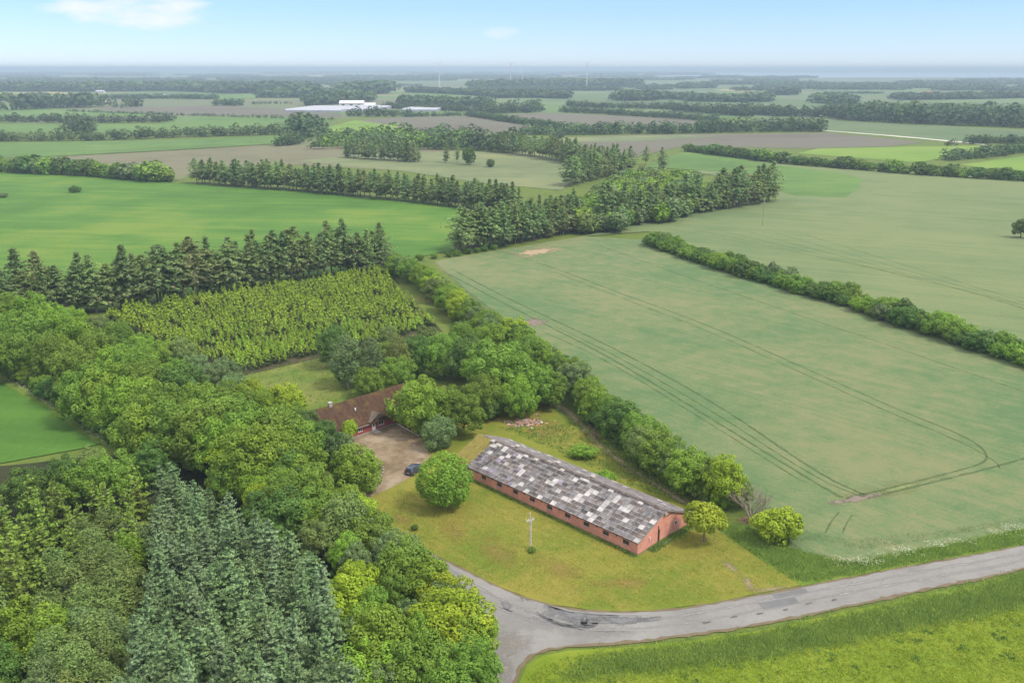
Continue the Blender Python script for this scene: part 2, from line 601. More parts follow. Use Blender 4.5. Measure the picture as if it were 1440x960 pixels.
F_VERGE = ground_mat('verge', [(0.137, 0.232, 0.026), (0.189, 0.286, 0.037), (0.242, 0.313, 0.052)], 9, 2, 0.3, 0.6, 0.6, 0.5, bump=0.6)
F_GARDEN = ground_mat('garden grass', [(0.126, 0.218, 0.032), (0.200, 0.259, 0.050), (0.273, 0.282, 0.077)], 14, 3, 0.5, 0.9, 0.5, 0.4, bump=0.5)
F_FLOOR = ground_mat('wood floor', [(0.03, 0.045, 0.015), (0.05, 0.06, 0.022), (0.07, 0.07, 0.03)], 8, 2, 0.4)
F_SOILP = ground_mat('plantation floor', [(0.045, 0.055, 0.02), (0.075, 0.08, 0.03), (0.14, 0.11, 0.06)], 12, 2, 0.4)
F_YARD = ground_mat('gravel yard', [(0.224, 0.163, 0.097), (0.347, 0.262, 0.165), (0.481, 0.388, 0.270)], 8, 2.2, 0.3, 0.8, 0.7, 0.4, 0.9, 0.25, 12, 2.0, bump=0.5)
F_WATER = plain_mat('sea', (0.2, 0.26, 0.3), (0.17, 0.24, 0.28), 900, 0.35, 0.5, coord='World')


def asphalt():
    m, nt, out = new_mat('asphalt')
    g = G(nt)
    pos = g.n('ShaderNodeNewGeometry').outputs['Position']
    n1, n2, n3 = g.noise(pos, 1 / 7, 5, 0.6), g.noise(pos, 1.1, 5, 0.7), g.noise(pos, 7, 3, 0.7)
    f = g.math('ADD', g.math('MULTIPLY', n1, 0.55), g.math('ADD', g.math('MULTIPLY', n2, 0.3), g.math('MULTIPLY', n3, 0.15)))
    c = g.ramp(f, [(0.36, (0.145, 0.14, 0.129)), (0.5, (0.182, 0.176, 0.162)), (0.64, (0.217, 0.21, 0.193))])
    bs = g.n('ShaderNodeBsdfPrincipled', {'Base Color': c, 'Roughness': 0.88, 'Specular IOR Level': 0.25})
    b = g.n('ShaderNodeBump', {'Height': n3, 'Strength': 0.25, 'Distance': 0.03})
    nt.links.new(b.outputs[0], bs.inputs['Normal'])
    nt.links.new(bs.outputs[0], out.inputs['Surface'])
    return m


ASPHALT = asphalt()

# --- fields (pixel outlines of the photograph carried onto the ground)
W = lambda *pts: gpx(pts)
wheat = sheet('wheat_field', W((612, 368), (705, 352), (820, 333), (905, 338), (1000, 367), (1200, 432), (1440, 511), (1620, 566), (1620, 690), (1440, 741), (1310, 768), (1195, 789), (1130, 776), (1112, 762), (985, 655), (900, 592), (815, 527), (735, 466), (660, 412)),
              F_WHEAT, 0.30, 'broad blue-green wheat field marked by curving wheel tracks', 0.25, 5, thick=0.34)
ripe = sheet('crop_field', W((820, 333), (870, 316), (960, 302), (1092, 283), (1085, 262), (975, 242), (1000, 214), (1110, 232), (1280, 246), (1440, 256), (1800, 280), (1800, 606), (1440, 497), (1200, 420), (1000, 355), (912, 326)),
             F_WHEAT2, 0.22, 'pale grey-green crop field beyond the long hedge', 0.3, 9)
sheet('grass_patch', W((905, 235), (960, 214), (1010, 219), (1090, 233), (1180, 243), (1213, 252), (1205, 268), (1190, 278), (1120, 276), (1090, 268), (1060, 245)), F_FARG, 0.27,
      'paler yellow-green patch in the corner of the crop field', 0.8, 12)
leftf = sheet('grass_field', W((-420, 236), (0, 240), (240, 257), (278, 260), (420, 270), (560, 283), (650, 294), (645, 330), (640, 352), (560, 367), (530, 376), (360, 400), (150, 437), (0, 446), (-420, 470)),
              F_BRIGHT, 0.16, 'bright green grass field behind the row of pines', 0.4, 10)
sheet('grass_strip', W((-420, 490), (0, 524), (75, 571), (150, 622), (110, 632), (0, 652), (-420, 690)), F_BRIGHT, 0.14, 'green field strip left of the avenue of tall trees', 0.2, 5)
sheet('sparse_field', W((60, 222), (250, 212), (410, 202), (445, 193), (700, 217), (830, 238), (800, 262), (740, 258), (560, 240), (420, 232), (280, 240), (252, 254)), F_TAN, 0.1,
      'tan field of thin crop behind the middle row of pines', 1.0, 16)
sheet('thin_crop_field', W((420, 226), (500, 218), (690, 212), (750, 212), (812, 238), (790, 268), (680, 258), (560, 240)), F_TANGREEN, 0.13, 'yellow-green thin crop field around the small group of pines', 1.0, 16)
sheet('grass_field', W((-300, 205), (0, 201), (240, 197), (420, 189), (440, 192), (410, 201), (250, 210), (60, 221), (-300, 228)), F_FARG, 0.1, 'long pale green field below the far hedge', 1.0, 20)
sheet('grass_field', W((-300, 190), (0, 187), (110, 186), (98, 175), (-300, 175)), F_FARG, 0.1, 'small green field between two far hedges', 1.0, 20)
sheet('grass_field', W((110, 187), (260, 185), (430, 177), (470, 170), (420, 165), (245, 164), (230, 174), (115, 175)), F_FARG, 0.1, 'far green field running behind the bushy hedge', 1.0, 20)
sheet('grass_field', W((-300, 171), (0, 168), (250, 163), (160, 157), (0, 153), (-300, 150)), F_FARG, 0.1, 'far pale green field before the dark wood', 1.0, 20)
sheet('tilled_field', W((140, 155), (260, 161), (480, 165), (480, 160), (388, 153), (300, 148), (240, 150), (140, 151)), F_SOIL, 0.1, 'far brown tilled field left of the white glasshouses', 1.0, 20)
sheet('tilled_field', W((500, 170), (560, 165), (660, 163), (770, 180), (745, 190), (600, 188), (555, 186)), F_SOIL, 0.12, 'purple-brown tilled field behind the light green wood', 1.0, 20)
sheet('tilled_field', W((705, 162), (760, 159), (830, 161), (930, 166), (1010, 172), (950, 180), (860, 180), (770, 172)), F_SOIL, 0.12, 'far reddish tilled field between two hedges', 1.0, 20)
sheet('tilled_field', W((742, 196), (860, 191), (960, 189), (1165, 187), (1300, 200), (1250, 206), (1140, 209), (960, 206), (890, 222), (800, 205)), F_SOIL, 0.12, 'long brown tilled field before the far tree belt', 1.0, 20)
sheet('grass_field', W((740, 196), (860, 192), (960, 190), (1010, 192), (890, 199), (780, 200)), F_TANGREEN, 0.16, 'pale strip of grass at the edge of the brown field', 1.0, 20)
sheet('crop_field', W((1040, 172), (1100, 164), (1220, 172), (1440, 183), (1800, 200), (1800, 222), (1440, 198), (1370, 202), (1160, 184)), F_FARB, 0.12, 'far grey-green field beside the pale track', 1.0, 20)
sheet('grass_field', W((1120, 216), (1150, 209), (1250, 207), (1390, 205), (1398, 210), (1330, 222), (1290, 229), (1200, 222)), F_LIME, 0.16, 'lime green field behind the dark hedge', 1.0, 14)
sheet('grass_field', W((1350, 232), (1440, 220), (1700, 205), (1700, 270), (1440, 244)), F_LIME, 0.16, 'lime green field wedge by the hedge corner', 1.0, 14)
sheet('grass_field', W((450, 182), (500, 169), (560, 178), (545, 190), (480, 192)), F_LIME, 0.16, 'fresh green field corner left of the light green wood', 1.0, 14)
sheet('crop_field', W((790, 154), (860, 154), (960, 160), (1060, 165), (1000, 168), (880, 163)), F_FARG, 0.12, 'thin green field between far hedges', 1.0, 20)
sheet('pale_field', W((-200, 134), (0, 131), (70, 129), (105, 131), (100, 135), (0, 135.5), (-200, 137)), F_RAPE, 0.3, 'far pale yellow crop strip between dark woods', 2, 40)
sheet('pale_field', W((1000, 127), (1060, 123), (1110, 124), (1100, 127), (1040, 129)), F_RAPE, 0.3, 'far pale yellow crop strip before the coast', 2, 60)
sheet('pale_field', W((425, 107), (480, 105), (500, 107), (470, 110)), F_RAPE, 0.3, 'far pale yellow crop strip near the horizon', 4, 200)
for q, lab in ((((560, 138), (700, 134), (760, 133), (700, 128), (600, 130)), 'far green field beside the low wood'),
               (((200, 141), (360, 139), (380, 132), (270, 132)), 'far green field below the dark wood'),
               (((640, 122), (800, 119), (900, 122), (760, 126)), 'far pale field before the wind turbines'),
               (((1000, 150), (1200, 152), (1440, 160), (1440, 150), (1150, 143)), 'far dull green field before the right wood'),
               (((860, 146), (1020, 147), (1010, 141), (900, 139)), 'far grey field right of the central woods')):
    sheet('far_field', W(*q), rnd.choice([F_FARG, F_FARB]), 0.2, lab, 2, 50)

sheet('sea', [P(930, 107).to_2d(), P(1100, 109.5).to_2d(), P(1440, 109).to_2d(), P(2000, 108).to_2d(), P(2600, 99.5).to_2d(), P(1440, 98.5).to_2d(), P(960, 99).to_2d()], F_WATER, 0.5,
      'pale grey strip of sea below the horizon')

# --- far low hills on the horizon
def hill_range(name, label, x0, x1, y, depth, hmax, seed, mat, nx=60):
    r = random.Random(seed)
    ph = [r.uniform(0, 6.28) for _ in range(5)]
    V, F = [], []
    ny = 7
    for i in range(nx):
        t = i / (nx - 1)
        for j in range(ny):
            s = j / (ny - 1)
            prof = math.sin(math.pi * s) ** 0.7
            end = min(1, t * 5, (1 - t) * 5)
            h = hmax * prof * end * (0.72 + 0.16 * math.sin(9 * t + ph[0]) + 0.12 * math.sin(23 * t + ph[1]))
            V.append((x0 + (x1 - x0) * t, y + depth * s, h - 0.3))
    for i in range(nx - 1):
        for j in range(ny - 1):
            F.append((i * ny + j, i * ny + ny + j, i * ny + ny + j + 1, i * ny + j + 1))
    o = obj(name, np_mesh(name, V, F, [mat]))
    tag(o, label, None, None, 'structure')


F_HILL = ground_mat('far hill woods', [(0.13, 0.17, 0.1), (0.2, 0.24, 0.13)], 700, 150, 40, bump=0)
hill_range('hills', 'low blue hills on the far shore beyond the sea', 1500, 13000, 14500, 3000, 79, 3, F_HILL)
hill_range('hills', 'faint low hills closing the horizon on the inland side', -17000, 3000, 24000, 4000, 40, 5, F_HILL)

# --- road, junction, drive and yard
road_up = smooth([P(x, y) for x, y in ((1800, 690), (1440, 768), (1300, 792), (1150, 821), (1000, 850), (920, 860), (840, 861), (765, 850), (705, 828), (650, 799), (592, 772), (540, 738), (505, 712), (484, 694))], 2)
road_lo = smooth([P(x, y) for x, y in ((1800, 716), (1440, 800), (1330, 823), (1200, 851), (1060, 880), (950, 896), (870, 904), (800, 908), (757, 916), (735, 932), (722, 960), (716, 1000), (690, 1200))], 2)
road_left = smooth([P(x, y) for x, y in ((620, 1200), (676, 1000), (694, 955), (697, 925), (688, 880), (664, 842), (620, 806), (566, 772), (515, 733), (480, 706), (455, 690))], 2)
road = sheet('road', road_up[::-1] + road_lo + road_left, ASPHALT, 0.05, 'pale worn asphalt road forking at the wood corner', 0.06, 1.2)
EDGE = patch_mat('dirty road edge', [(0.28, 0.23, 0.16), (0.2, 0.16, 0.105)], 1.0, 4, 0.3)
DIRT = ground_mat('road edge soil', [(0.2, 0.155, 0.09), (0.27, 0.215, 0.135)], 5, 1, 0.3)
strip('gravel_edge', road_lo[2:], 0.55, DIRT, 0.064, road, jag=0.2, step=0.9)
strip('gravel_edge', road_up, 0.35, DIRT, 0.062, road, jag=0.16, step=0.9)
TAR = patch_mat('fresh tar', [(0.07, 0.07, 0.07), (0.1, 0.1, 0.1)], 0.9, 2.4, 0.3)
GREYP = patch_mat('darker asphalt patch', [(0.125, 0.125, 0.126), (0.15, 0.15, 0.15)], 2.5, 2, 0.4)
PALEP = patch_mat('pale worn asphalt', [(0.215, 0.21, 0.2), (0.24, 0.235, 0.225)], 4, 1.1, 0.4)
SANDP = patch_mat('sandy gravel', [(0.2, 0.185, 0.16), (0.235, 0.215, 0.185)], 3, 1.4, 0.4)
def ell(cx, cy, rx, ry, ang=0.0, n=18):
    out = []
    for i in range(n):
        t = 2 * math.pi * i / n
        x, y = rx * math.cos(t), ry * math.sin(t)
        out.append((cx + x * math.cos(ang) - y * math.sin(ang), cy + x * math.sin(ang) + y * math.cos(ang)))
    return gpx(out)
patch('asphalt_patch', gpx([(700, 830), (760, 853), (860, 866), (930, 866), (930, 872), (860, 884), (790, 880), (745, 868)]), GREYP, 0.056, road)
patch('asphalt_patch', gpx([(800, 866), (920, 864), (944, 866), (946, 876), (860, 881), (800, 877)]), GREYP, 0.060, road)
patch('worn_patch', gpx([(690, 850), (760, 876), (860, 892), (980, 888), (960, 893), (800, 905), (740, 900), (700, 880)]), PALEP, 0.056, road)
mid_line = smooth(gpx([(1800, 703), (1440, 784), (1300, 808), (1150, 836), (1000, 865), (920, 877), (840, 881), (765, 873), (700, 850), (640, 812), (590, 780)]), 2)
for off in (-0.85, 0.85):
    ln_ = []
    for i, p in enumerate(mid_line):
        d = (mid_line[min(i + 1, len(mid_line) - 1)] - mid_line[max(i - 1, 0)]).normalized()
        ln_.append(p + Vector((-d.y, d.x)) * off)
    strip('wheel_wear', ln_, 1.1, PALEP, 0.0545, road, jag=0.15, step=2)
for q_, z_ in (([(1066, 848), (1118, 839), (1124, 848), (1074, 857)], 0.0551), ([(1085, 836), (1132, 827), (1137, 833), (1090, 842)], 0.0552)):
    sheet('repair_patch', gpx(q_), ground_mat('asphalt repair', [(0.2, 0.2, 0.2), (0.25, 0.25, 0.247)], 4, 1, 0.3), z_, parent=road)
patch('gravel_patch', ell(722, 905, 38, 26, 0.2), SANDP, 0.060, road)
patch('gravel_patch', ell(712, 945, 22, 30, 0.2), SANDP, 0.0605, road)
for cx, cy, rx, ry, an in ((790, 877, 30, 3.0, 0.28), (812, 880, 26, 3.2, 0.05), (828, 881, 14, 3.6, -0.3), (766, 868, 16, 2.4, 0.45), (822, 871, 6, 9, 0.1), (713, 852, 13, 6, 0.5)):
    patch('tar_patch', ell(cx, cy, rx, ry, an), TAR if rx > 6 and ry < 5 else GREYP, 0.064 + cx * 1e-6, road)
for i in range(6):
    cx = 1000 + i * 34 + rnd.uniform(-8, 8)
    patch('tar_patch', ell(cx, 872 - (cx - 1000) * 0.16 + rnd.uniform(-2, 2), rnd.uniform(5, 11), rnd.uniform(1.6, 2.6), -0.2), TAR, 0.066 + i * 1e-5, road)

lawn = sheet('lawn', [p for p in road_up if p.x < 44][0:0] + gpx([(1128, 822), (1060, 780), (1008, 742), (975, 720), (930, 690), (860, 640), (800, 592), (770, 570), (700, 560), (640, 575), (600, 612), (596, 650), (575, 672), (540, 688), (506, 706)]) + gpx([(520, 718), (592, 770), (650, 797), (705, 826), (765, 848), (840, 859), (920, 858), (1000, 848)]),
             F_LAWN, 0.03, 'worn yellow-green lawn around the long barn', 0.15, 2)
sheet('meadow', [p for p in gpx([(1800, 722), (1440, 808), (1330, 830), (1200, 858), (1060, 888), (950, 903), (870, 911), (800, 914), (762, 922), (741, 936), (729, 962), (722, 1000), (700, 1200), (1800, 1200)])],
      F_MEADOW, 0.035, 'grassy meadow below the road in the near corner', 0.15, 2)
sheet('verge', gpx([(1128, 824), (1010, 745), (1040, 735), (1112, 772), (1195, 790), (1310, 770), (1440, 744), (1700, 684), (1700, 706), (1440, 768), (1300, 791)]), F_VERGE, 0.04, 'tall green verge between the road and the wheat', 0.2, 2)
yard = sheet('courtyard', gpx([(470, 690), (505, 706), (540, 690), (575, 672), (596, 655), (606, 640), (590, 612), (558, 594), (503, 614), (470, 628), (480, 640), (530, 650), (538, 662), (526, 682), (505, 693)]), F_YARD, 0.045, 'brown gravel courtyard before the red brick house', 0.15, 1.5)
sheet('garden_lawn', gpx([(340, 528), (440, 500), (560, 470), (630, 458), (700, 480), (700, 540), (560, 560), (450, 600), (400, 600)]), F_GARDEN, 0.03, 'dry yellow-green garden lawn behind the house', 0.2, 3)
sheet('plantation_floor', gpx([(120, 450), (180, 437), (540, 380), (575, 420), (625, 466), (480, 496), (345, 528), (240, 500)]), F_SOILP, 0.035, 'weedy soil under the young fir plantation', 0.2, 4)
sheet('grass_path', gpx([(548, 382), (560, 382), (640, 455), (700, 480), (680, 486), (625, 468), (580, 420)]), F_GARDEN, 0.045, 'mown grass path along the edge of the fir plantation', 0.2, 3)
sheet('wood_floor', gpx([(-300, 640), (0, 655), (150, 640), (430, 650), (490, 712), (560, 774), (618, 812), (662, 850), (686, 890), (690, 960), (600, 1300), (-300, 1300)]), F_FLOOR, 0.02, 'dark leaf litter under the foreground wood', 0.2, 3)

# --- wheel tracks and bare spots
TRACK = patch_mat('crop gap shade', [(0.075, 0.115, 0.045), (0.11, 0.15, 0.06)], 1.5, 5, 0.4)
TRACKM = patch_mat('track gap shade', [(0.068, 0.108, 0.042), (0.088, 0.13, 0.052)], 3, 1.15, 0.5)  # shade in the crop gaps of the tramlines, painted as dark strips
TRACKL = patch_mat('faint track shade', [(0.065, 0.1, 0.035), (0.08, 0.12, 0.042)], 4, 0.9, 0.6)
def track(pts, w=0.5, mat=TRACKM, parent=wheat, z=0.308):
    strip('wheel_track_shade', smooth(gpx(pts), 2), w, mat, z, parent, jag=0.07, step=1.5)
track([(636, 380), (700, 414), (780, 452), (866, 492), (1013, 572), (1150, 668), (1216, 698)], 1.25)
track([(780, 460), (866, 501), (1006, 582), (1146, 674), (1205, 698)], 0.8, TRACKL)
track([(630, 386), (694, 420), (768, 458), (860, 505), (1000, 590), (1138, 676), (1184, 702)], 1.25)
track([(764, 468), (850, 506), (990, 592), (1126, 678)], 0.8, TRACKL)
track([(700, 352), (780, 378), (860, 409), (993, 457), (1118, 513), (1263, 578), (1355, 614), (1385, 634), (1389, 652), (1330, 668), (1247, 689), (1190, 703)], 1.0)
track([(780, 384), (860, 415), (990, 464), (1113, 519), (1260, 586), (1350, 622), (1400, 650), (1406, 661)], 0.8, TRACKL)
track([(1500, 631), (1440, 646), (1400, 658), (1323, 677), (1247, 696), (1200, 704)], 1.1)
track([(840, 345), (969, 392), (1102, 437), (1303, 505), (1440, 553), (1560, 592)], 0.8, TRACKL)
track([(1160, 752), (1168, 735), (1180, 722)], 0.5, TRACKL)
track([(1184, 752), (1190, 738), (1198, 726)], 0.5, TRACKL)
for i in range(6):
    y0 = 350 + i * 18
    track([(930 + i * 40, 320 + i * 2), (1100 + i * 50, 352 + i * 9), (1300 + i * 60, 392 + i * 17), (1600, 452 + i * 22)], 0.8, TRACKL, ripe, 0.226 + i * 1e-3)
BARE = patch_mat('bare soil', [(0.13, 0.105, 0.08), (0.19, 0.16, 0.12)], 2.5, 3, 0.6)
SANDY = patch_mat('dry sandy soil', [(0.26, 0.2, 0.12), (0.3, 0.24, 0.15)], 5, 3, 1.2)
patch('bare_spot', gpx([(1140, 712), (1195, 697), (1262, 690), (1264, 697), (1210, 708), (1150, 720)]), BARE, 0.312, wheat)
patch('bare_spot', gpx([(722, 450), (760, 444), (782, 452), (772, 460), (735, 464)]), BARE, 0.312, wheat)
patch('bare_spot', gpx([(688, 362), (740, 349), (806, 346), (800, 352), (740, 366)]), SANDY, 0.312, wheat)
PALEC = patch_mat('pale crop', [(0.165, 0.195, 0.075), (0.19, 0.21, 0.085)], 6, 1.2, 1.0)
patch('pale_patch', gpx([(1140, 700), (1210, 684), (1330, 660), (1385, 655), (1260, 712), (1180, 730), (1130, 725)]), PALEC, 0.304, wheat)
DRYG = patch_mat('dry worn grass', [(0.24, 0.175, 0.055), (0.215, 0.165, 0.045)], 4, 0.9, 0.7)
SOILG = patch_mat('trodden soil', [(0.27, 0.22, 0.14), (0.22, 0.18, 0.1)], 2.2, 1.4, 0.3)
for cx, cy, rx, ry, an in ((700, 775, 70, 26, 0.5), (790, 800, 80, 20, 0.4), (640, 745, 40, 22, 0.6), (780, 722, 50, 12, 0.42), (880, 820, 60, 14, 0.0), (760, 610, 40, 14, 0.1), (830, 610, 16, 40, -0.5), (565, 730, 26, 14, 0.6)):
    patch('dry_patch', ell(cx, cy, rx, ry, an), DRYG, 0.035 + cx * 1e-6, lawn)
for cx, cy, rx, ry, an in ((1052, 820, 18, 10, 0.9), (1030, 800, 8, 30, -0.9), (1085, 828, 36, 6, -0.1), (862, 640, 8, 50, -0.7), (832, 600, 9, 26, -0.6)):
    patch('trodden_patch', ell(cx, cy, rx, ry, an), SOILG, 0.037 + cx * 1e-6, lawn)
strip('worn_path', smooth(gpx([(782, 566), (812, 590), (838, 622), (880, 655), (930, 686), (965, 708)])), 3.0, SOILG, 0.039, lawn, jag=0.3, step=1.5)
patch('dry_patch', ell(770, 600, 46, 16, 0.3), DRYG, 0.0362, lawn)
TRACKG = strip('pale_track', smooth([P(1160, 184), P(1240, 190), P(1330, 198), P(1388, 204)]), 9, plain_mat('pale gravel', (0.5, 0.48, 0.4), (0.42, 0.41, 0.33), 6, 0.95, 0.1, coord='World'), 0.2, None, 'pale gravel track along the far brown field', jag=1.5, step=12)
DARKLINE = ground_mat('ditch grass', [(0.07, 0.1, 0.04), (0.11, 0.14, 0.05)], 12, 3, 1)
strip('ditch', smooth(gpx([(-200, 226), (60, 221.5), (250, 211), (410, 201.5)])), 2.4, DARKLINE, 0.2, None, 'dark weedy ditch between the green and the tan field', jag=0.5, step=10)
strip('ditch', smooth(gpx([(905, 270), (1000, 240), (1090, 258), (1180, 248)])), 1.2, DARKLINE, 0.25, None, 'dark furrow in the corner of the far crop field', jag=0.3, step=10)
strip('field_edge', gpx([(-10, 526), (75, 574), (150, 626)]), 2.2, F_VERGE, 0.16, None, 'rough grass strip at the foot of the avenue', jag=0.4, step=2)

# ------------------------------------------------------------------ foliage prototypes
def unit(a):
    return a / np.maximum(np.linalg.norm(a, axis=1, keepdims=True), 1e-9)


def cards(c, nrm, size, aspect=1.45, axis=None, r=None):
    """Leaf-shaped diamonds: centre, normal, length; slightly cupped."""
    r = r or rng
    n = len(c)
    if axis is None:
        axis = r.normal(size=(n, 3))
    t = unit(np.cross(nrm, axis))
    b = unit(np.cross(nrm, t))
    s = np.asarray(size).reshape(-1, 1) * 0.5
    w = s / aspect
    cup = nrm * s * 0.22
    V = np.stack([c - b * s - cup, c + t * w + cup * 0.4, c + b * s - cup, c - t * w + cup * 0.4], 1).reshape(-1, 3)
    F = np.arange(4 * n).reshape(-1, 4)
    return V, F


def leafy_crown(seed, rx, rz, zc, nl, lr, ncards, csize, low=-0.6, droop=0.0, aspect=1.45, rough=0.22, taper=0.0):
    r = np.random.default_rng(seed)
    i = np.arange(nl) + 0.5
    ph = np.arccos(1 - i / nl * (1 - low))
    th = math.pi * (1 + 5 ** 0.5) * i
    d = np.stack([np.cos(th) * np.sin(ph), np.sin(th) * np.sin(ph), np.cos(ph)], 1)
    d = unit(d + r.normal(scale=0.16, size=d.shape))
    rad = lr * r.uniform(0.65, 1.3, nl)
    k = r.uniform(1 - rough * 1.3, 1 + rough * 0.5, nl)
    env = np.stack([rx - rad * 0.75, rx - rad * 0.75, rz - rad * 0.75], 1)
    C = d * env * k[:, None]
    if taper:
        f = 1 - taper * np.clip(C[:, 2:3] / rz, -0.3, 1)
        C[:, :2] *= f
    C[:, 2] += zc
    ninner = nl // 4
    Ci = unit(r.normal(size=(ninner, 3))) * np.array([rx, rx, rz]) * r.uniform(0.2, 0.55, (ninner, 1)) + np.array([0, 0, zc])
    C = np.concatenate([C, Ci])
    rad = np.concatenate([rad, lr * r.uniform(0.8, 1.2, ninner)])
    prob = rad ** 2 / (rad ** 2).sum()
    N = ncards * 3
    li = r.choice(len(C), N, p=prob)
    dd = unit(r.normal(size=(N, 3)))
    dist = rad[li] * (1.08 - np.abs(r.normal(scale=0.17, size=N)))
    pos = C[li] + dd * dist[:, None]
    out = unit((pos - np.array([0, 0, zc])) / np.array([rx, rx, rz]))
    D = np.linalg.norm(pos[:, None, :] - C[None], axis=2) / rad[None]
    D[np.arange(N), li] = 9
    keep = (D.min(1) > 0.8) & ((dd * out).sum(1) > -0.35) & (pos[:, 2] > 0.05)
    pos, dd, out = pos[keep][:ncards], dd[keep][:ncards], out[keep][:ncards]
    n = len(pos)
    nrm = unit(dd * 0.85 + out * 0.2 + np.array([0, 0, 0.45]) + r.normal(scale=0.36, size=(n, 3)))
    ax = None
    if droop:
        ax = np.cross(nrm, np.array([0, 0, 1.0])) + r.normal(scale=0.4, size=(n, 3))
        pos[:, 2] -= droop * r.uniform(0, 1, n)
    V, F = cards(pos, nrm, csize * r.uniform(0.6, 1.35, n), aspect, ax, r)
    return V, F, C[:nl]


def trunk_mesh(name, seed, h, r0, tips, zfork, mat, lean=0.3):
    r = random.Random(seed)
    mb = MB()
    top = Vector((r.uniform(-lean, lean), r.uniform(-lean, lean), h))
    fork = Vector((top.x * 0.3, top.y * 0.3, zfork))
    mb.tube([(0, 0, -0.15), (0.02, 0, 0.25), fork, (fork + top) / 2 + Vector((0.12, -0.1, 0)), top], [r0 * 1.35, r0, r0 * 0.8, r0 * 0.5, r0 * 0.12], 7)
    for t in tips:
        t = Vector(t)
        s = fork + (top - fork) * r.uniform(0.0, 0.55)
        if t.z < s.z - 0.6:
            s = fork * 0.8
        m = (s + t) / 2 + Vector((r.uniform(-0.2, 0.2), r.uniform(-0.2, 0.2), r.uniform(-0.1, 0.35)))
        mb.tube([s, m, t], [r0 * 0.42, r0 * 0.28, r0 * 0.07], 5, cap=False)
    return mb.mesh(name, [mat])


class Proto:
    def __init__(s, crown, trunk, h):
        s.crown, s.trunk, s.h = crown, trunk, h


def proto_leafy(seed, h, rx, zc, rz, nl, lr, nc, cs, low=-0.6, droop=0.0, aspect=1.45, r0=0.22, bark=None, rough=0.22, taper=0.0):
    V, F, C = leafy_crown(seed, rx, rz, zc, nl, lr, nc, cs, low, droop, aspect, rough, taper)
    me = np_mesh('crown', V, F, [L['mid']])
    pick = C[np.random.default_rng(seed + 5).permutation(len(C))[:12]]
    tr = trunk_mesh('trunk', seed, zc + rz * 0.55, r0, pick, max(0.6, zc - rz * 0.75), bark or BARK)
    return Proto(me, tr, h)


# round broadleaf crowns, tall ones, shrubs, feathery ones
BROAD = [proto_leafy(100 + i, 10, 4.3 + 0.3 * (i % 2), 5.5, 4.5, 110, 0.86, 12500, 0.33, -0.72, rough=0.36) for i in range(4)]
WIDE = [proto_leafy(140 + i, 10, 5.4, 5.4, 4.6, 140, 0.92, 15500, 0.36, -0.85, rough=0.36) for i in range(3)]
TALL = [proto_leafy(120 + i, 12, 3.3, 6.6, 5.4, 105, 0.78, 11000, 0.33, -0.8, rough=0.36) for i in range(3)]
SHRUB = [proto_leafy(160 + i, 5, 3.0, 2.5, 2.5, 60, 0.66, 4800, 0.34, -0.85, r0=0.12, rough=0.3) for i in range(4)]
FEATHER = [proto_leafy(180 + i, 11, 3.1, 5.8, 5.2, 80, 0.8, 8200, 0.36, -0.8, droop=0.5, aspect=2.3, bark=BARK_WHITE, rough=0.3, taper=0.35) for i in range(3)]
BALL = proto_leafy(201, 10, 4.7, 5.2, 4.9, 85, 1.05, 11000, 0.36, -0.85, rough=0.08)
LOWB = proto_leafy(211, 9, 4.6, 4.3, 4.5, 105, 0.95, 11500, 0.34, -0.92, rough=0.26)
SMALLT = proto_leafy(207, 6, 2.5, 4.0, 2.1, 34, 0.75, 3600, 0.34, -0.6, r0=0.12, bark=BARK_PALE)
FARB = [proto_leafy(220 + i, 8, 3.6, 4.2, 3.9, 26, 1.3, 900, 0.95, -0.8) for i in range(3)]          # seen from 400 m and more
FARS = [proto_leafy(230 + i, 5, 3.1, 2.5, 2.5, 20, 1.1, 700, 0.8, -0.85, r0=0.12) for i in range(3)]


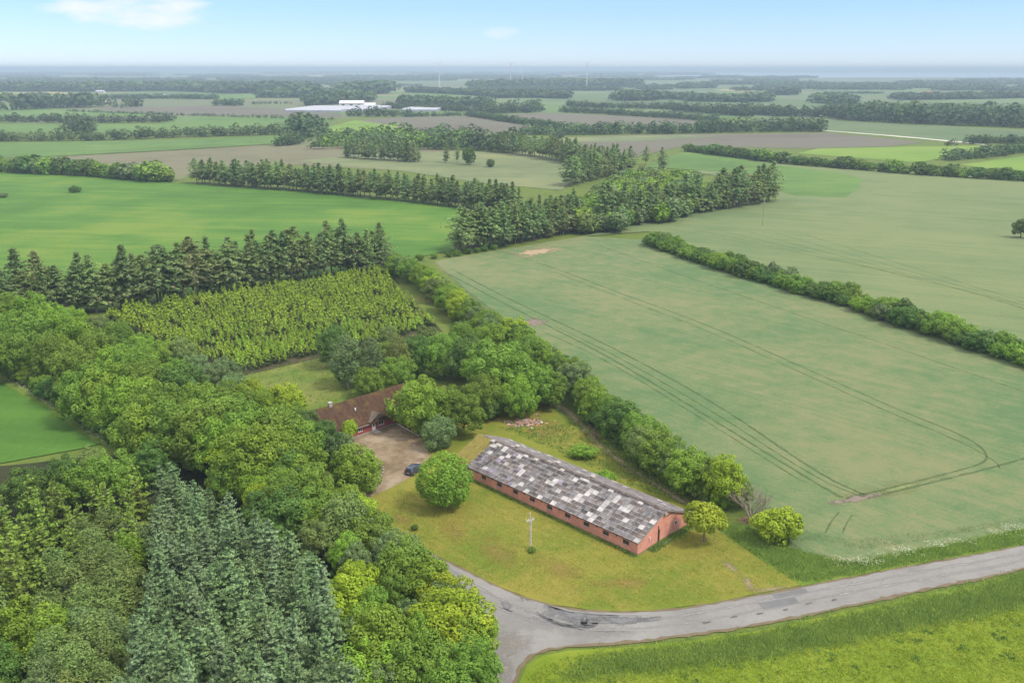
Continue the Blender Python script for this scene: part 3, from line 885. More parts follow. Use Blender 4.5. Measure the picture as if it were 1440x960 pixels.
def proto_spruce(seed, h=13.0, rmax=2.1, z0=0.8, gap=0.55, per=8, fill=0.24, spray=0.62, low_dark=None, droop=0.16, aspect=2.5, jit=0.12, power=0.82, inner='sprucedark'):
    r = np.random.default_rng(seed)
    pos, nrm, ax, sz, mi = [], [], [], [], []
    tr = MB()
    tr.tube([(0, 0, -0.15), (0, 0, h * 0.5), (0, 0, h * 0.97)], [0.17 * h / 13, 0.1 * h / 13, 0.015], 6)
    z = z0
    while z < h - 0.25:
        f = (z - z0) / (h - z0)
        Lb = rmax * (1 - f) ** power + 0.1
        nb = max(4, int(per * (1 - 0.45 * f)))
        a0 = r.uniform(0, 6.28)
        for b in range(nb):
            a = a0 + 2 * math.pi * b / nb + r.normal(scale=0.18)
            ln = Lb * r.uniform(0.6, 1.18)
            zj = z + r.normal(scale=jit)
            out = np.array([math.cos(a), math.sin(a), 0])
            side = np.array([-math.sin(a), math.cos(a), 0])
            k = max(2, int(ln / fill))
            for q in range(k):
                t = (q + 0.7) / k
                base = out * ln * t + np.array([0, 0, zj - droop * ln * t * (1.2 - 1.5 * f) + 0.12 * ln * t * t])
                spread = 0.32 * ln * (1 - t * 0.75)
                for sgn in (-1, 1):
                    p = base + side * sgn * spread * r.uniform(0.1, 1.0) + r.normal(scale=0.05, size=3)
                    pos.append(p)
                    nrm.append(np.array([0, 0, 1]) * 0.85 + out * 0.35 + side * sgn * 0.25 + r.normal(scale=0.42, size=3))
                    ax.append(np.cross(nrm[-1], out * 0.8 + side * sgn * 0.5 + np.array([0, 0, r.uniform(-0.1, 0.35)])))
                    sz.append(spray * r.uniform(0.7, 1.25) * (0.6 + 0.4 * (1 - f)))
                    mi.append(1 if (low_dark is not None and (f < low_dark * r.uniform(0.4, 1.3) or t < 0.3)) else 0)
        z += gap * r.uniform(0.8, 1.2)
    for q in range(6):
        pos.append(np.array([0, 0, h - 0.1 - 0.12 * q]))
        a = r.uniform(0, 6.28)
        nrm.append(np.array([math.cos(a), math.sin(a), 0.2]))
        ax.append(np.cross(nrm[-1], [0, 0, 1]))
        sz.append(0.5)
        mi.append(0)
    pos, nrm, ax = np.array(pos), unit(np.array(nrm)), np.array(ax)
    # cards() crosses normal with axis twice: handing it the cross product makes the card's length follow the spray
    V, F = cards(pos, nrm, np.array(sz), aspect, np.cross(nrm, np.cross(ax, nrm)), r)
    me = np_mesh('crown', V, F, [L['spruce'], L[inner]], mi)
    return Proto(me, tr.mesh('trunk', [BARK]), h)


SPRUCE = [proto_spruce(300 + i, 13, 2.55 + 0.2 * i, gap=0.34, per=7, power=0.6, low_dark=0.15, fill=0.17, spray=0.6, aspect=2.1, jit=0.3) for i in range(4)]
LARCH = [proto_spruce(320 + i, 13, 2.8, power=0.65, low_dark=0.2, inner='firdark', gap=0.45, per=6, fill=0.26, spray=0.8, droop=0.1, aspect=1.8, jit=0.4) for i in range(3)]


def proto_pine(seed, h=16.0, rx=2.6, bare=0.3, nt=58, per=26, cs=0.8):
    r = np.random.default_rng(seed)
    tr = MB()
    lean = r.normal(scale=0.35, size=2)
    tip = (0.9, 1.9, 1.2, 2.6, 1.4)[seed % 5]
    tr.tube([(0, 0, -0.15), (lean[0] * 0.4, lean[1] * 0.4, h * 0.45), (lean[0], lean[1], h)], [0.2, 0.14, 0.02], 6)
    pos, nrm, sz, mi = [], [], [], []
    for q in range(nt):
        f = (q + r.uniform(0, 1)) / nt
        z = h * (bare + (1 - bare) * f) - 0.25
        env = rx * (0.62 + 1.1 * f if f < 0.35 else 1.02 - 1.0 * ((f - 0.35) / 0.65) ** tip) * r.uniform(0.3, 1.15)
        a = r.uniform(0, 6.28)
        c = np.array([math.cos(a) * env * 0.75 + lean[0] * z / h, math.sin(a) * env * 0.75 + lean[1] * z / h, z])
        tr.tube([(lean[0] * z / h, lean[1] * z / h, z - 0.3), tuple(c)], [0.025, 0.01], 3, cap=False)
        n = int(per * r.uniform(0.6, 1.3))
        o3 = np.array([math.cos(a), math.sin(a), 0.0])
        dd = unit(r.normal(size=(n, 3)))
        along_ = r.uniform(-0.55, 0.6, (n, 1)) * max(env, 0.5)
        p = c + o3 * along_ + dd * np.array([0.5, 0.5, 0.3]) * r.uniform(0.4, 1.1, (n, 1)) * (1 - 0.4 * f)
        p[:, 2] -= 0.12 * along_[:, 0]
        pos.append(p)
        nrm.append(unit(dd * 0.6 + o3 * 0.35 + np.array([0, 0, 0.45]) + r.normal(scale=0.4, size=(n, 3))))
        sz.append(cs * r.uniform(0.6, 1.3, n) * (1.1 - 0.55 * f))
        dry = 0.3 if f < 0.25 else (0.1 if f < 0.55 else 0.02)
        mi.append((r.uniform(size=n) < dry).astype(int))
    V, F = cards(np.concatenate(pos), np.concatenate(nrm), np.concatenate(sz), 1.7, None, r)
    me = np_mesh('crown', V, F, [L['pine'], L['pinedry']], np.concatenate(mi))
    return Proto(me, tr.mesh('trunk', [BARK_PALE]), h)


PINE = [proto_pine(400 + i, 16, 2.5 + 0.25 * i, 0.1 + 0.04 * i, 165, 22, 0.7) for i in range(5)]
PINEF = [proto_pine(420 + i, 16, 2.6 + 0.3 * i, 0.1 + 0.05 * i, 100, 12, 1.05) for i in range(4)]
SAPL = [proto_spruce(500 + i, 2.7, 0.78, 0.15, 0.2, 7, 0.17, 0.38, 0.38, 0.02, 1.9, power=1.05, inner='firdark') for i in range(3)]


def place(pr, name, x, y, h, mat, rz=None, widen=1.0, cat='tree', z=0.0):
    """A tree: an Empty at its foot that parents trunk and crown (both share mesh data with the others of their kind)."""
    s = h / pr.h
    o = empty(name, (x, y, z), rnd.uniform(0, 6.28) if rz is None else rz)
    a = rnd.uniform(0.88, 1.14)
    o.scale = (s * widen * a, s * widen / a, s)
    o.rotation_euler.x, o.rotation_euler.y = rnd.gauss(0, 0.035), rnd.gauss(0, 0.035)
    t = obj('trunk', pr.trunk, o)
    c = obj('crown', pr.crown, o)
    if mat is not None:
        c.material_slots[0].link = 'OBJECT'
        c.material_slots[0].material = L[mat]
    o['category'] = cat
    return o


COLOUR = {'mid': 'mid green', 'dark': 'dark green', 'bright': 'yellow-green', 'fresh': 'fresh green', 'olive': 'olive green', 'grey': 'grey-green', 'dusty': 'dusty brown-green',
          'pine': 'olive', 'pinegreen': 'green', 'pineold': 'brownish olive', 'spruce': 'blue-green', 'silver': 'pale blue-green', 'larch': 'yellowish', 'blossom': 'white blossoming'}


def pick(weights):
    return rnd.choices(list(weights), list(weights.values()))[0]


def number_along(trees, what, where, group):
    """Label trees of a row in their order along it."""
    for i, (o, m) in enumerate(trees):
        o['label'] = f"{ordinal(i + 1)} {what} {where}, {COLOUR.get(m, m)}"
        o['group'] = group


def number_from(trees, what, where, point, group):
    """Label trees of a wood by colour and by nearness to a landmark."""
    by = {}
    for o, m in trees:
        by.setdefault(m, []).append(o)
    for m, os_ in by.items():
        os_.sort(key=lambda o: (o.location.xy - point).length)
        for i, o in enumerate(os_):
            o['label'] = f"{COLOUR.get(m, m)} {what}, {ordinal(i + 1)} nearest {where}"
            o['group'] = group


def along(px_line, spacing, z=0.0, jitter=0.3):
    """Points every `spacing` metres along a pixel polyline taken at height z."""
    pts = [P(x, y, z).to_2d() for x, y in px_line]
    out, carry = [], 0.0
    for a, b in zip(pts, pts[1:]):
        d = b - a
        t = carry
        while t < d.length:
            out.append(a + d * (t / d.length))
            t += spacing * rnd.uniform(1 - jitter, 1 + jitter)
        carry = t - d.length
    return out


def inside(p, poly):
    c, j = False, len(poly) - 1
    for i in range(len(poly)):
        a, b = poly[i], poly[j]
        if (a.y > p.y) != (b.y > p.y) and p.x < (b.x - a.x) * (p.y - a.y) / (b.y - a.y) + a.x:
            c = not c
        j = i
    return c


def fill_poly(px_poly, z, spacing, jitter=0.35, ang=A45):
    poly = [P(x, y, z).to_2d() for x, y in px_poly]
    ca, sa = math.cos(ang), math.sin(ang)
    R = lambda p: Vector((p.x * ca + p.y * sa, -p.x * sa + p.y * ca))
    q = [R(p) for p in poly]
    x0, x1, y0, y1 = min(p.x for p in q), max(p.x for p in q), min(p.y for p in q), max(p.y for p in q)
    out = []
    ny = int((y1 - y0) / spacing) + 1
    for j in range(ny):
        x = x0 + (spacing / 2 if j % 2 else 0)
        while x < x1:
            p = Vector((x + rnd.uniform(-jitter, jitter) * spacing, y0 + j * spacing + rnd.uniform(-jitter, jitter) * spacing))
            w = Vector((p.x * ca - p.y * sa, p.x * sa + p.y * ca))
            if inside(w, poly):
                out.append(w)
            x += spacing
    return out


# ------------------------------------------------------------------ the barn
def corrugated(name, w, l, mats, waves=4, th=0.03):
    """A corrugated sheet with a weathered band along its lower edge and a lip that gives it thickness."""
    V, F, I = [], [], []
    n = waves * 2
    cuts = (-l / 2, -l / 2 + 0.15 * l, l / 2)
    for i in range(n + 1):
        x = -w / 2 + w * i / n
        z = th if i % 2 else 0.0
        V += [(x, y, z) for y in cuts] + [(x, -l / 2, z - 0.02)]
    for i in range(n):
        a, b = 4 * i, 4 * i + 4
        F += [(a, b, b + 1, a + 1), (a + 1, b + 1, b + 2, a + 2), (a + 3, b + 3, b, a)]
        I += [len(mats) - 1, 0, len(mats) - 1]
    me = bpy.data.meshes.new(name)
    me.from_pydata(V, [], F)
    for m in mats:
        me.materials.append(m)
    me.polygons.foreach_set('material_index', I)
    me.update()
    return me


def sheet_mat(name, c1, c2, spot, lichen=0.35):
    m, nt, out = new_mat(name)
    g = G(nt)
    pos = g.n('ShaderNodeNewGeometry').outputs['Position']
    n1, n2 = g.noise(pos, 1.5, 6, 0.75), g.noise(pos, 3.6, 4, 0.75)
    ro = g.n('ShaderNodeObjectInfo').outputs['Random']
    c = g.ramp(n1, [(0.38, c1), (0.62, c2)])
    c = g.mix(g.math('MULTIPLY', g.math('SUBTRACT', n2, 0.56), 9 * lichen, clamp=True), c, spot)
    st = g.n('ShaderNodeMapping', {'Vector': pos, 'Rotation': (0, 0, math.radians(45))}).outputs[0]
    st = g.n('ShaderNodeMapping', {'Vector': st, 'Scale': (2.6, 0.4, 0.4)}).outputs[0]
    c = g.mix(g.math('MULTIPLY', g.math('SUBTRACT', g.noise(st, 1.0, 5, 0.7), 0.52), 5, clamp=True), c, tuple(v * 0.4 for v in c1))
    c = g.mix(g.math('MULTIPLY', g.math('SUBTRACT', g.noise(pos, 4.2, 6, 0.85), 0.54), 9, clamp=True), c, (0.24, 0.225, 0.21))
    c = g.n('ShaderNodeHueSaturation', {'Value': g.math('ADD', g.math('MULTIPLY', ro, 0.35), 0.82), 'Color': c}).outputs[0]
    bs = g.n('ShaderNodeBsdfPrincipled', {'Base Color': c, 'Roughness': 0.9, 'Specular IOR Level': 0.15})
    nt.links.new(bs.outputs[0], out.inputs['Surface'])
    return m


SHEETS = {
    'dark': sheet_mat('sheet dark', (0.048, 0.042, 0.041), (0.11, 0.098, 0.094), (0.27, 0.25, 0.245), 0.35),
    'grey': sheet_mat('sheet grey', (0.085, 0.078, 0.078), (0.17, 0.158, 0.155), (0.33, 0.31, 0.305), 0.5),
    'mid': sheet_mat('sheet mid grey', (0.125, 0.115, 0.115), (0.21, 0.196, 0.194), (0.06, 0.055, 0.052), 0.5),
    'pale': sheet_mat('sheet pale', (0.34, 0.32, 0.305), (0.47, 0.45, 0.43), (0.14, 0.125, 0.115), 0.75),
    'lilac': sheet_mat('sheet lilac', (0.14, 0.12, 0.155), (0.26, 0.235, 0.285), (0.07, 0.06, 0.06), 0.5),
    'brown': sheet_mat('sheet brown', (0.09, 0.07, 0.06), (0.155, 0.125, 0.108), (0.32, 0.29, 0.27), 0.4),
    'edge': sheet_mat('weathered sheet edge', (0.13, 0.12, 0.118), (0.36, 0.34, 0.33), (0.09, 0.083, 0.08), 0.7),
    'moss': sheet_mat('sheet mossy', (0.17, 0.145, 0.022), (0.225, 0.185, 0.04), (0.145, 0.16, 0.03), 0.25),
}


def brick_mat(name, c1, c2, mortar, bw=0.24, bh=0.075):
    m, nt, out = new_mat(name)
    g = G(nt)
    tc = g.n('ShaderNodeTexCoord').outputs['Object']
    sx = g.n('ShaderNodeSeparateXYZ', {0: tc})
    u = g.math('ADD', sx.outputs[0], sx.outputs[1])
    v = g.n('ShaderNodeCombineXYZ', {0: u, 1: sx.outputs[2], 2: 0.0}).outputs[0]
    br = g.n('ShaderNodeTexBrick', {'Vector': v, 'Color1': (*c1, 1), 'Color2': (*c2, 1), 'Mortar': (*mortar, 1), 'Scale': 1.0, 'Mortar Size': 0.008, 'Brick Width': bw, 'Row Height': bh}).outputs['Color']
    n = g.noise(tc, 0.6, 5, 0.65)
    c = g.n('ShaderNodeHueSaturation', {'Value': g.math('ADD', g.math('MULTIPLY', n, 1.1), 0.45), 'Color': br}).outputs[0]
    bs = g.n('ShaderNodeBsdfPrincipled', {'Base Color': c, 'Roughness': 0.9, 'Specular IOR Level': 0.15})
    nt.links.new(bs.outputs[0], out.inputs['Surface'])
    return m


BRICK_BARN = brick_mat('painted red brick', (0.56, 0.245, 0.175), (0.52, 0.22, 0.155), (0.5, 0.25, 0.185))
BRICK_HOUSE = brick_mat('red brick', (0.3, 0.06, 0.045), (0.24, 0.05, 0.04), (0.3, 0.14, 0.11))
DARKGAP = plain_mat('dark opening', (0.02, 0.018, 0.016), (0.03, 0.025, 0.022), 0.5, 0.8, 0.1)
GLASS = plain_mat('window glass', (0.03, 0.035, 0.04), (0.05, 0.055, 0.06), 0.6, 0.08, 0.5)
WHITE = plain_mat('white paint', (0.6, 0.6, 0.585), (0.52, 0.515, 0.5), 0.6, 0.5, 0.3)
CREAM = plain_mat('pale cap', (0.36, 0.33, 0.29), (0.27, 0.245, 0.21), 0.4, 0.7, 0.2)
GREYW = plain_mat('weathered wood', (0.3, 0.27, 0.23), (0.2, 0.18, 0.15), 0.3, 0.9, 0.1)
CONC = plain_mat('concrete', (0.33, 0.31, 0.28), (0.24, 0.22, 0.2), 0.6, 0.9, 0.1)

AX_A, AX_B = Vector((-0.7071, 0.7071, 0)), Vector((0.7071, 0.7071, 0))
BL, BW, BE, BR = 41.5, 13.4, 2.35, 5.2       # length, width, eave, ridge
corner = P(896, 781)
barn = empty('barn', corner, math.radians(135))
# local frame: +X runs along the barn away from the near gable, +Y (pointing to the left front) is minus AX_B, so the width runs along -Y
tag(barn, 'long low red brick barn under a patchy grey sheet roof', 'barn')
wall = MB()
T = 0.3
WIN = [1.6 + 3.93 * i for i in range(10)]
wz0, wz1, ww = 1.02, 1.78, 1.2
# front long wall with ten real openings (built from piers, sill band and lintel band)
wall.box((0, -T, 0), (BL, 0, wz0))
wall.box((0, -T, wz1), (BL, 0, BE))
xs = [0] + [v for w in WIN for v in (w, w + ww)] + [BL]
for a, b in zip(xs[0::2], xs[1::2]):
    if b - a > 0.02:
        wall.box((a, -T, wz0), (b, 0, wz1))
wall.box((0, -BW, 0), (BL, -BW + T, BE))
half = BW / 2
DOOR0, DOOR1 = 5.2, 5.62
def gable(x0, x1, door=None):
    segs = [(T, BW - T)] if door is None else [(T, door[0]), (door[1], BW - T)]
    for a, b in segs:
        wall.box((x0, -b, 0), (x1, -a, BE))
    if door:
        wall.box((x0, -door[1], 2.3), (x1, -door[0], BE))
    v = [(x0, 0, BE), (x1, 0, BE), (x1, -half, BR - 0.12), (x0, -half, BR - 0.12), (x0, -BW, BE), (x1, -BW, BE)]
    b = len(wall.V)
    wall.V += v
    for f in ((0, 3, 4), (1, 5, 2), (0, 1, 2, 3), (3, 2, 5, 4), (0, 4, 5, 1)):
        wall.F.append(tuple(b + i for i in f))
        wall.I.append(0)
gable(0, T, (DOOR0, DOOR1))
gable(BL - T, BL)
wall.build('wall', BRICK_BARN, barn)
pl = MB()
pl.box((-0.04, 0.0, 0), (BL, 0.05, 0.28)).box((-0.05, -BW, 0), (0, 0.05, 0.28))
pl.build('plinth', plain_mat('plinth', (0.3, 0.2, 0.15), (0.2, 0.14, 0.1), 0.8, 0.95, 0.1), barn)
wframe = MB()
for lo, hi in (((0, -0.22, wz0), (ww, -0.12, wz0 + 0.06)), ((0, -0.22, wz1 - 0.06), (ww, -0.12, wz1)), ((0, -0.22, wz0 + 0.06), (0.06, -0.12, wz1 - 0.06)),
               ((ww - 0.06, -0.22, wz0 + 0.06), (ww, -0.12, wz1 - 0.06)), ((ww / 2 - 0.03, -0.2, wz0 + 0.06), (ww / 2 + 0.03, -0.12, wz1 - 0.06))):
    wframe.box(lo, hi)
FR_M = plain_mat('rusty window frame', (0.11, 0.075, 0.055), (0.07, 0.05, 0.04), 0.3, 0.8, 0.2)
f_me = wframe.mesh('window', [FR_M])
pane_me = MB().box((0.05, -0.18, wz0 + 0.05), (ww - 0.05, -0.165, wz1 - 0.05)).mesh('pane', [GLASS])
sill_me = MB().box((-0.08, 0.003, wz0 - 0.08), (ww + 0.08, 0.09, wz0 - 0.003)).mesh('sill', [CONC])
for w in WIN:
    o = obj('window', f_me, barn)
    o.location = (w, 0, 0)
    obj('pane', pane_me, o)
    obj('sill', sill_me, o)
# a few rusty wall stains / anchors between the windows
for i, w in enumerate(WIN[:-1]):
    o = MB().box((w + 2.3, 0.004, 1.72), (w + 2.5, 0.06, 1.95)).build('air_vent', FR_M, barn)
d = MB().box((0.05, -DOOR1 - 0.02, 0.02), (0.12, -DOOR0 + 0.02, 2.32))
d.build('door', plain_mat('dark door', (0.05, 0.035, 0.03), (0.08, 0.05, 0.04), 0.4, 0.8, 0.2), barn)
MB().box((-0.07, -DOOR0 + 0.01, 0.02), (-0.003, -DOOR0 + 0.11, 3.0)).build('drainpipe', DARKGAP, barn)
MB().box((-1.0, -7.6, 0.0), (-0.06, -5.1, 0.16)).build('doorstep', CONC, barn)
gw = MB().box((-0.05, -10.1, 1.5), (-0.003, -9.4, 2.2)).build('gable_window', WHITE, barn)
MB().box((-0.06, -10.02, 1.58), (-0.045, -9.48, 2.12)).build('pane', GLASS, gw)
MB().box((-0.3, -half - 0.25, BR - 0.95), (-0.003, -half + 0.3, BR - 0.4)).build('owl_box', CREAM, barn)
MB().box((-0.06, -half - 2.6, BR - 1.32), (-0.004, -half - 0.3, BR - 1.22)).build('tie_beam', FR_M, barn)
MB().box((-0.2, -3.0, 1.6), (-0.004, -2.85, 2.0)).build('wall_lamp', WHITE, barn)

# roof: purlin bed, then every sheet of the front slope as a part of its own
slope = math.atan2(BR - BE, half)
OV, OVG = 0.3, 0.25
SL = half / math.cos(slope) + OV
bed = MB()
ridge_z = BR
for sgn in (1, -1):
    y_e = (half + OV * math.cos(slope)) * sgn - half
    z_e = BE - OV * math.sin(slope)
    a = [(-OVG + 0.05, -half, ridge_z - 0.12), (BL + OVG, -half, ridge_z - 0.12), (BL + OVG, y_e * 1.0, z_e - 0.12), (-OVG + 0.05, y_e * 1.0, z_e - 0.12)]
    top = [(p[0], p[1], p[2] + 0.08) for p in a]
    bed.hexa(a + top if sgn < 0 else a[::-1] + top[::-1])
bed.build('roof', plain_mat('roof boards', (0.07, 0.06, 0.055), (0.04, 0.035, 0.03), 0.5, 0.95, 0.1), barn)
COLS, ROWS = 42, 9
cw = (BL + 2 * OVG) / COLS
rl = SL / ROWS
meshes = {k: corrugated('roof_sheet', cw * 0.985, rl * 1.1, [m, SHEETS['edge']] if k in ('dark', 'grey', 'mid', 'brown') else [m]) for k, m in SHEETS.items() if k not in ('moss', 'edge')}
rr = random.Random(5)
pale_runs = {(8, 1), (8, 2), (9, 3), (38, 1), (37, 1), (36, 1), (36, 0), (29, 0), (34, 0), (24, 5), (20, 4)}
def shade(i, j):
    """i counts columns from the near gable, j rows from the ridge."""
    if (i, j) in pale_runs:
        return 'pale'
    if rr.random() < 0.12:
        return 'pale'
    u = i / COLS
    if u < 0.3:
        w = {'dark': 2.4 if j < 3 else 2.8, 'grey': 2.8, 'mid': 3.2, 'pale': 0.9, 'brown': 1.2}
    elif u < 0.55:
        w = {'dark': 1.6, 'grey': 3.0, 'mid': 3.2, 'lilac': 0.4, 'brown': 1.6}
    else:
        w = {'dark': 2.2, 'grey': 2.4, 'mid': 2.0, 'lilac': 0.9, 'brown': 2.2}
    if j >= ROWS - 1:
        w['mid'] = w.get('mid', 1) * 2.5
    if j < 2:
        w['dark'] = w['dark'] * 1.8
    return rr.choices(list(w), list(w.values()))[0]


def sheet_matrix(i, j, sgn):
    x = -OVG + cw * (i + 0.5)
    s = rl * (j + 0.5) - 0.02
    y = -half + sgn * s * math.cos(slope)
    z = ridge_z - s * math.sin(slope) + 0.025 + rr.uniform(0, 0.012)
    tilt = 0.034 + rr.uniform(-0.008, 0.012)
    if sgn > 0:
        return Matrix.Translation((x, y, z)) @ Matrix.Rotation(math.pi, 4, 'Z') @ Matrix.Rotation(slope - tilt, 4, 'X')
    return Matrix.Translation((x, y, z)) @ Matrix.Rotation(slope - tilt, 4, 'X')


VV, FF, II = [], [], []
keys = list(SHEETS)


def joined(k, mx):
    me = meshes[k]
    b = len(VV)
    VV.extend(tuple(mx @ v.co) for v in me.vertices)
    for p in me.polygons:
        FF.append([b + q for q in p.vertices])
        II.append(keys.index('edge' if p.material_index else k))


for j in range(ROWS):
    for i in range(COLS):
        k, mx = shade(i, j), sheet_matrix(i, j, 1)
        if i < 33:                                        # the 297 sheets nearest the gable, each a part of its own
            o = obj('roof_sheet', meshes[k], barn)
            o.matrix_local = mx
        else:
            joined(k, mx)
for j in range(ROWS):
    for i in range(COLS):
        joined(rr.choices(['grey', 'mid', 'dark', 'pale', 'brown'], [3, 5, 1.0, 0.8, 1.4])[0], sheet_matrix(i, j, -1))
o = obj('roof_sheet', np_mesh('roof_sheet', VV, FF, list(SHEETS.values()), II), barn)
o['kind'] = 'stuff'
mc = MB()
mr = random.Random(3)
mx0, mx1, mnx, mny = BL + OVG - 3.9, BL + OVG + 0.1, 12, 22
hgt = [[mr.uniform(0.0, 0.09) for _ in range(mny + 1)] for _ in range(mnx + 1)]
for lay in (0, 1):
    for i in range(mnx + 1):
        for j in range(mny + 1):
            sd = SL * 1.01 * j / mny
            lo = mx0 + (mr.uniform(-0.3, 0.3) if i == 0 else 0)
            xx = lo + (mx1 - lo) * i / mnx
            mc.V.append((xx, -half + sd * math.cos(slope), ridge_z - sd * math.sin(slope) + (0.1 + hgt[i][j] if lay == 0 else 0.04)))
K = (mnx + 1) * (mny + 1)
ix_ = lambda i, j: i * (mny + 1) + j
for i in range(mnx):
    for j in range(mny):
        mc.F.append((ix_(i, j), ix_(i + 1, j), ix_(i + 1, j + 1), ix_(i, j + 1)))
        mc.I.append(0)
rim = [(i, 0) for i in range(mnx)] + [(mnx, j) for j in range(mny)] + [(i, mny) for i in range(mnx, 0, -1)] + [(0, j) for j in range(mny, 0, -1)]
for p, q in zip(rim, rim[1:] + rim[:1]):
    a, b = ix_(*p), ix_(*q)
    mc.F.append((a, a + K, b + K, b))
    mc.I.append(0)
mc.build('moss_cover', SHEETS['moss'], barn)
cap_me = MB()
for sgn in (1, -1):
    cap_me.hexa([(-0.72, 0, 0.1), (0.72, 0, 0.1), (0.72, sgn * 0.3, -0.07), (-0.72, sgn * 0.3, -0.07), (-0.72, 0, 0.16), (0.72, 0, 0.16), (0.72, sgn * 0.32, 0.0), (-0.72, sgn * 0.32, 0.0)])
cap_me = cap_me.mesh('ridge_cap', [SHEETS['brown']])
nc = int(BL / 1.48)
for i in range(nc):
    o = obj('ridge_cap', cap_me, barn)
    o.location = (0.5 + 1.48 * i, -half, ridge_z + rr.uniform(0.0, 0.015))
hood = MB()
hood.box((-0.34, -0.3, -0.3), (0.34, 0.3, 0.25)).hexa([(-0.46, -0.42, 0.27), (0.46, -0.42, 0.27), (0.46, 0.42, 0.27), (-0.46, 0.42, 0.27), (-0.28, -0.24, 0.42), (0.28, -0.24, 0.42), (0.28, 0.24, 0.42), (-0.28, 0.24, 0.42)])
hood_me = hood.mesh('roof_vent', [CREAM])
for x, s, sg in ((35.5, 1.1, 1), (33.5, 1.7, -1), (26.6, 0.9, 1), (23.6, 1.7, -1), (20.6, 0.9, 1), (15.8, 1.7, -1), (37.6, 0.7, 1)):
    o = obj('roof_vent', hood_me, barn)
    o.location = (x, -half + sg * s * math.cos(slope), ridge_z - s * math.sin(slope) + 0.15)
for sgn in (1, -1):
    e = MB()
    y0, z0 = -half, ridge_z - 0.02
    y1, z1 = -half + sgn * SL * math.cos(slope), ridge_z - SL * math.sin(slope) - 0.02
    for x in (-OVG - 0.04, BL + OVG + 0.01):
        e.hexa([(x, y0, z0 - 0.16), (x + 0.035, y0, z0 - 0.16), (x + 0.035, y1, z1 - 0.16), (x, y1, z1 - 0.16), (x, y0, z0), (x + 0.035, y0, z0), (x + 0.035, y1, z1), (x, y1, z1)])
    e.build('barge_board', GREYW, barn)

# ------------------------------------------------------------------ the house
hbase = P(503, 614)
HA = math.radians(45)
hx = Vector((math.cos(HA), math.sin(HA), 0))
house = empty('brick_house', hbase - hx * 8.2, HA)        # local +X along the courtyard front, +Y into the house
tag(house, 'low red brick house with a mossy brown roof and white windows', 'house')
HL, HW, HE, HR = 23.0, 8.6, 2.55, 6.4
hw = MB()
openings = [(3.0, 0.9, 2.1, 1.2), (6.1, 0.9, 2.1, 1.15), (8.35, 0.9, 2.1, 1.1), (11.75, 0.04, 2.15, 0.95), (13.4, 0.9, 2.1, 1.35), (17.0, 0.9, 2.1, 1.2)]
x = 0
for (ox, z0, z1, w) in openings:
    hw.box((x, 0, 0), (ox, 0.3, HE))
    hw.box((ox, 0, 0), (ox + w, 0.3, z0))
    hw.box((ox, 0, z1), (ox + w, 0.3, HE))
    x = ox + w
hw.box((x, 0, 0), (HL, 0.3, HE))
hw.box((0, HW - 0.3, 0), (HL, HW, HE))
for x0, x1 in ((0, 0.3), (HL - 0.3, HL)):
    hw.box((x0, 0.3, 0), (x1, HW - 0.3, HE))
    b = len(hw.V)
    hw.V += [(x0, 0, HE), (x1, 0, HE), (x1, HW / 2, HR - 0.15), (x0, HW / 2, HR - 0.15), (x0, HW, HE), (x1, HW, HE)]
    for f in ((0, 3, 4), (1, 5, 2), (0, 1, 2, 3), (3, 2, 5, 4), (0, 4, 5, 1)):
        hw.F.append(tuple(b + i for i in f))
        hw.I.append(0)
hw.build('wall', BRICK_HOUSE, house)
MB().box((0, -0.06, 0), (HL, -0.003, 0.3)).build('plinth', CONC, house)
for (ox, z0, z1, w) in openings:
    if z0 > 0.5:
        m = MB()
        m.box((ox + 0.0, 0.02, z0), (ox + w, 0.12, z0 + 0.1)).box((ox, 0.02, z1 - 0.1), (ox + w, 0.12, z1)).box((ox, 0.02, z0 + 0.1), (ox + 0.1, 0.12, z1 - 0.1)).box((ox + w - 0.1, 0.02, z0 + 0.1), (ox + w, 0.12, z1 - 0.1))
        m.box((ox + w / 2 - 0.05, 0.025, z0 + 0.1), (ox + w / 2 + 0.05, 0.115, z1 - 0.1))
        f = m.build('window', WHITE, house)
        MB().box((ox + 0.08, 0.06, z0 + 0.08), (ox + w - 0.08, 0.08, z1 - 0.08)).build('pane', GLASS, f)
        MB().box((ox - 0.06, -0.08, z0 - 0.1), (ox + w + 0.06, 0.015, z0 - 0.004)).build('sill', CONC, f)
    else:
        f = MB().box((ox + 0.05, 0.04, z0), (ox + w - 0.05, 0.1, z1)).build('door', WHITE, house)
        MB().box((ox + 0.3, 0.025, 1.1), (ox + w - 0.3, 0.038, 1.9)).build('pane', GLASS, f)
        MB().box((ox + w - 0.2, 0.0, 1.0), (ox + w - 0.12, 0.037, 1.06)).build('handle', DARKGAP, f)


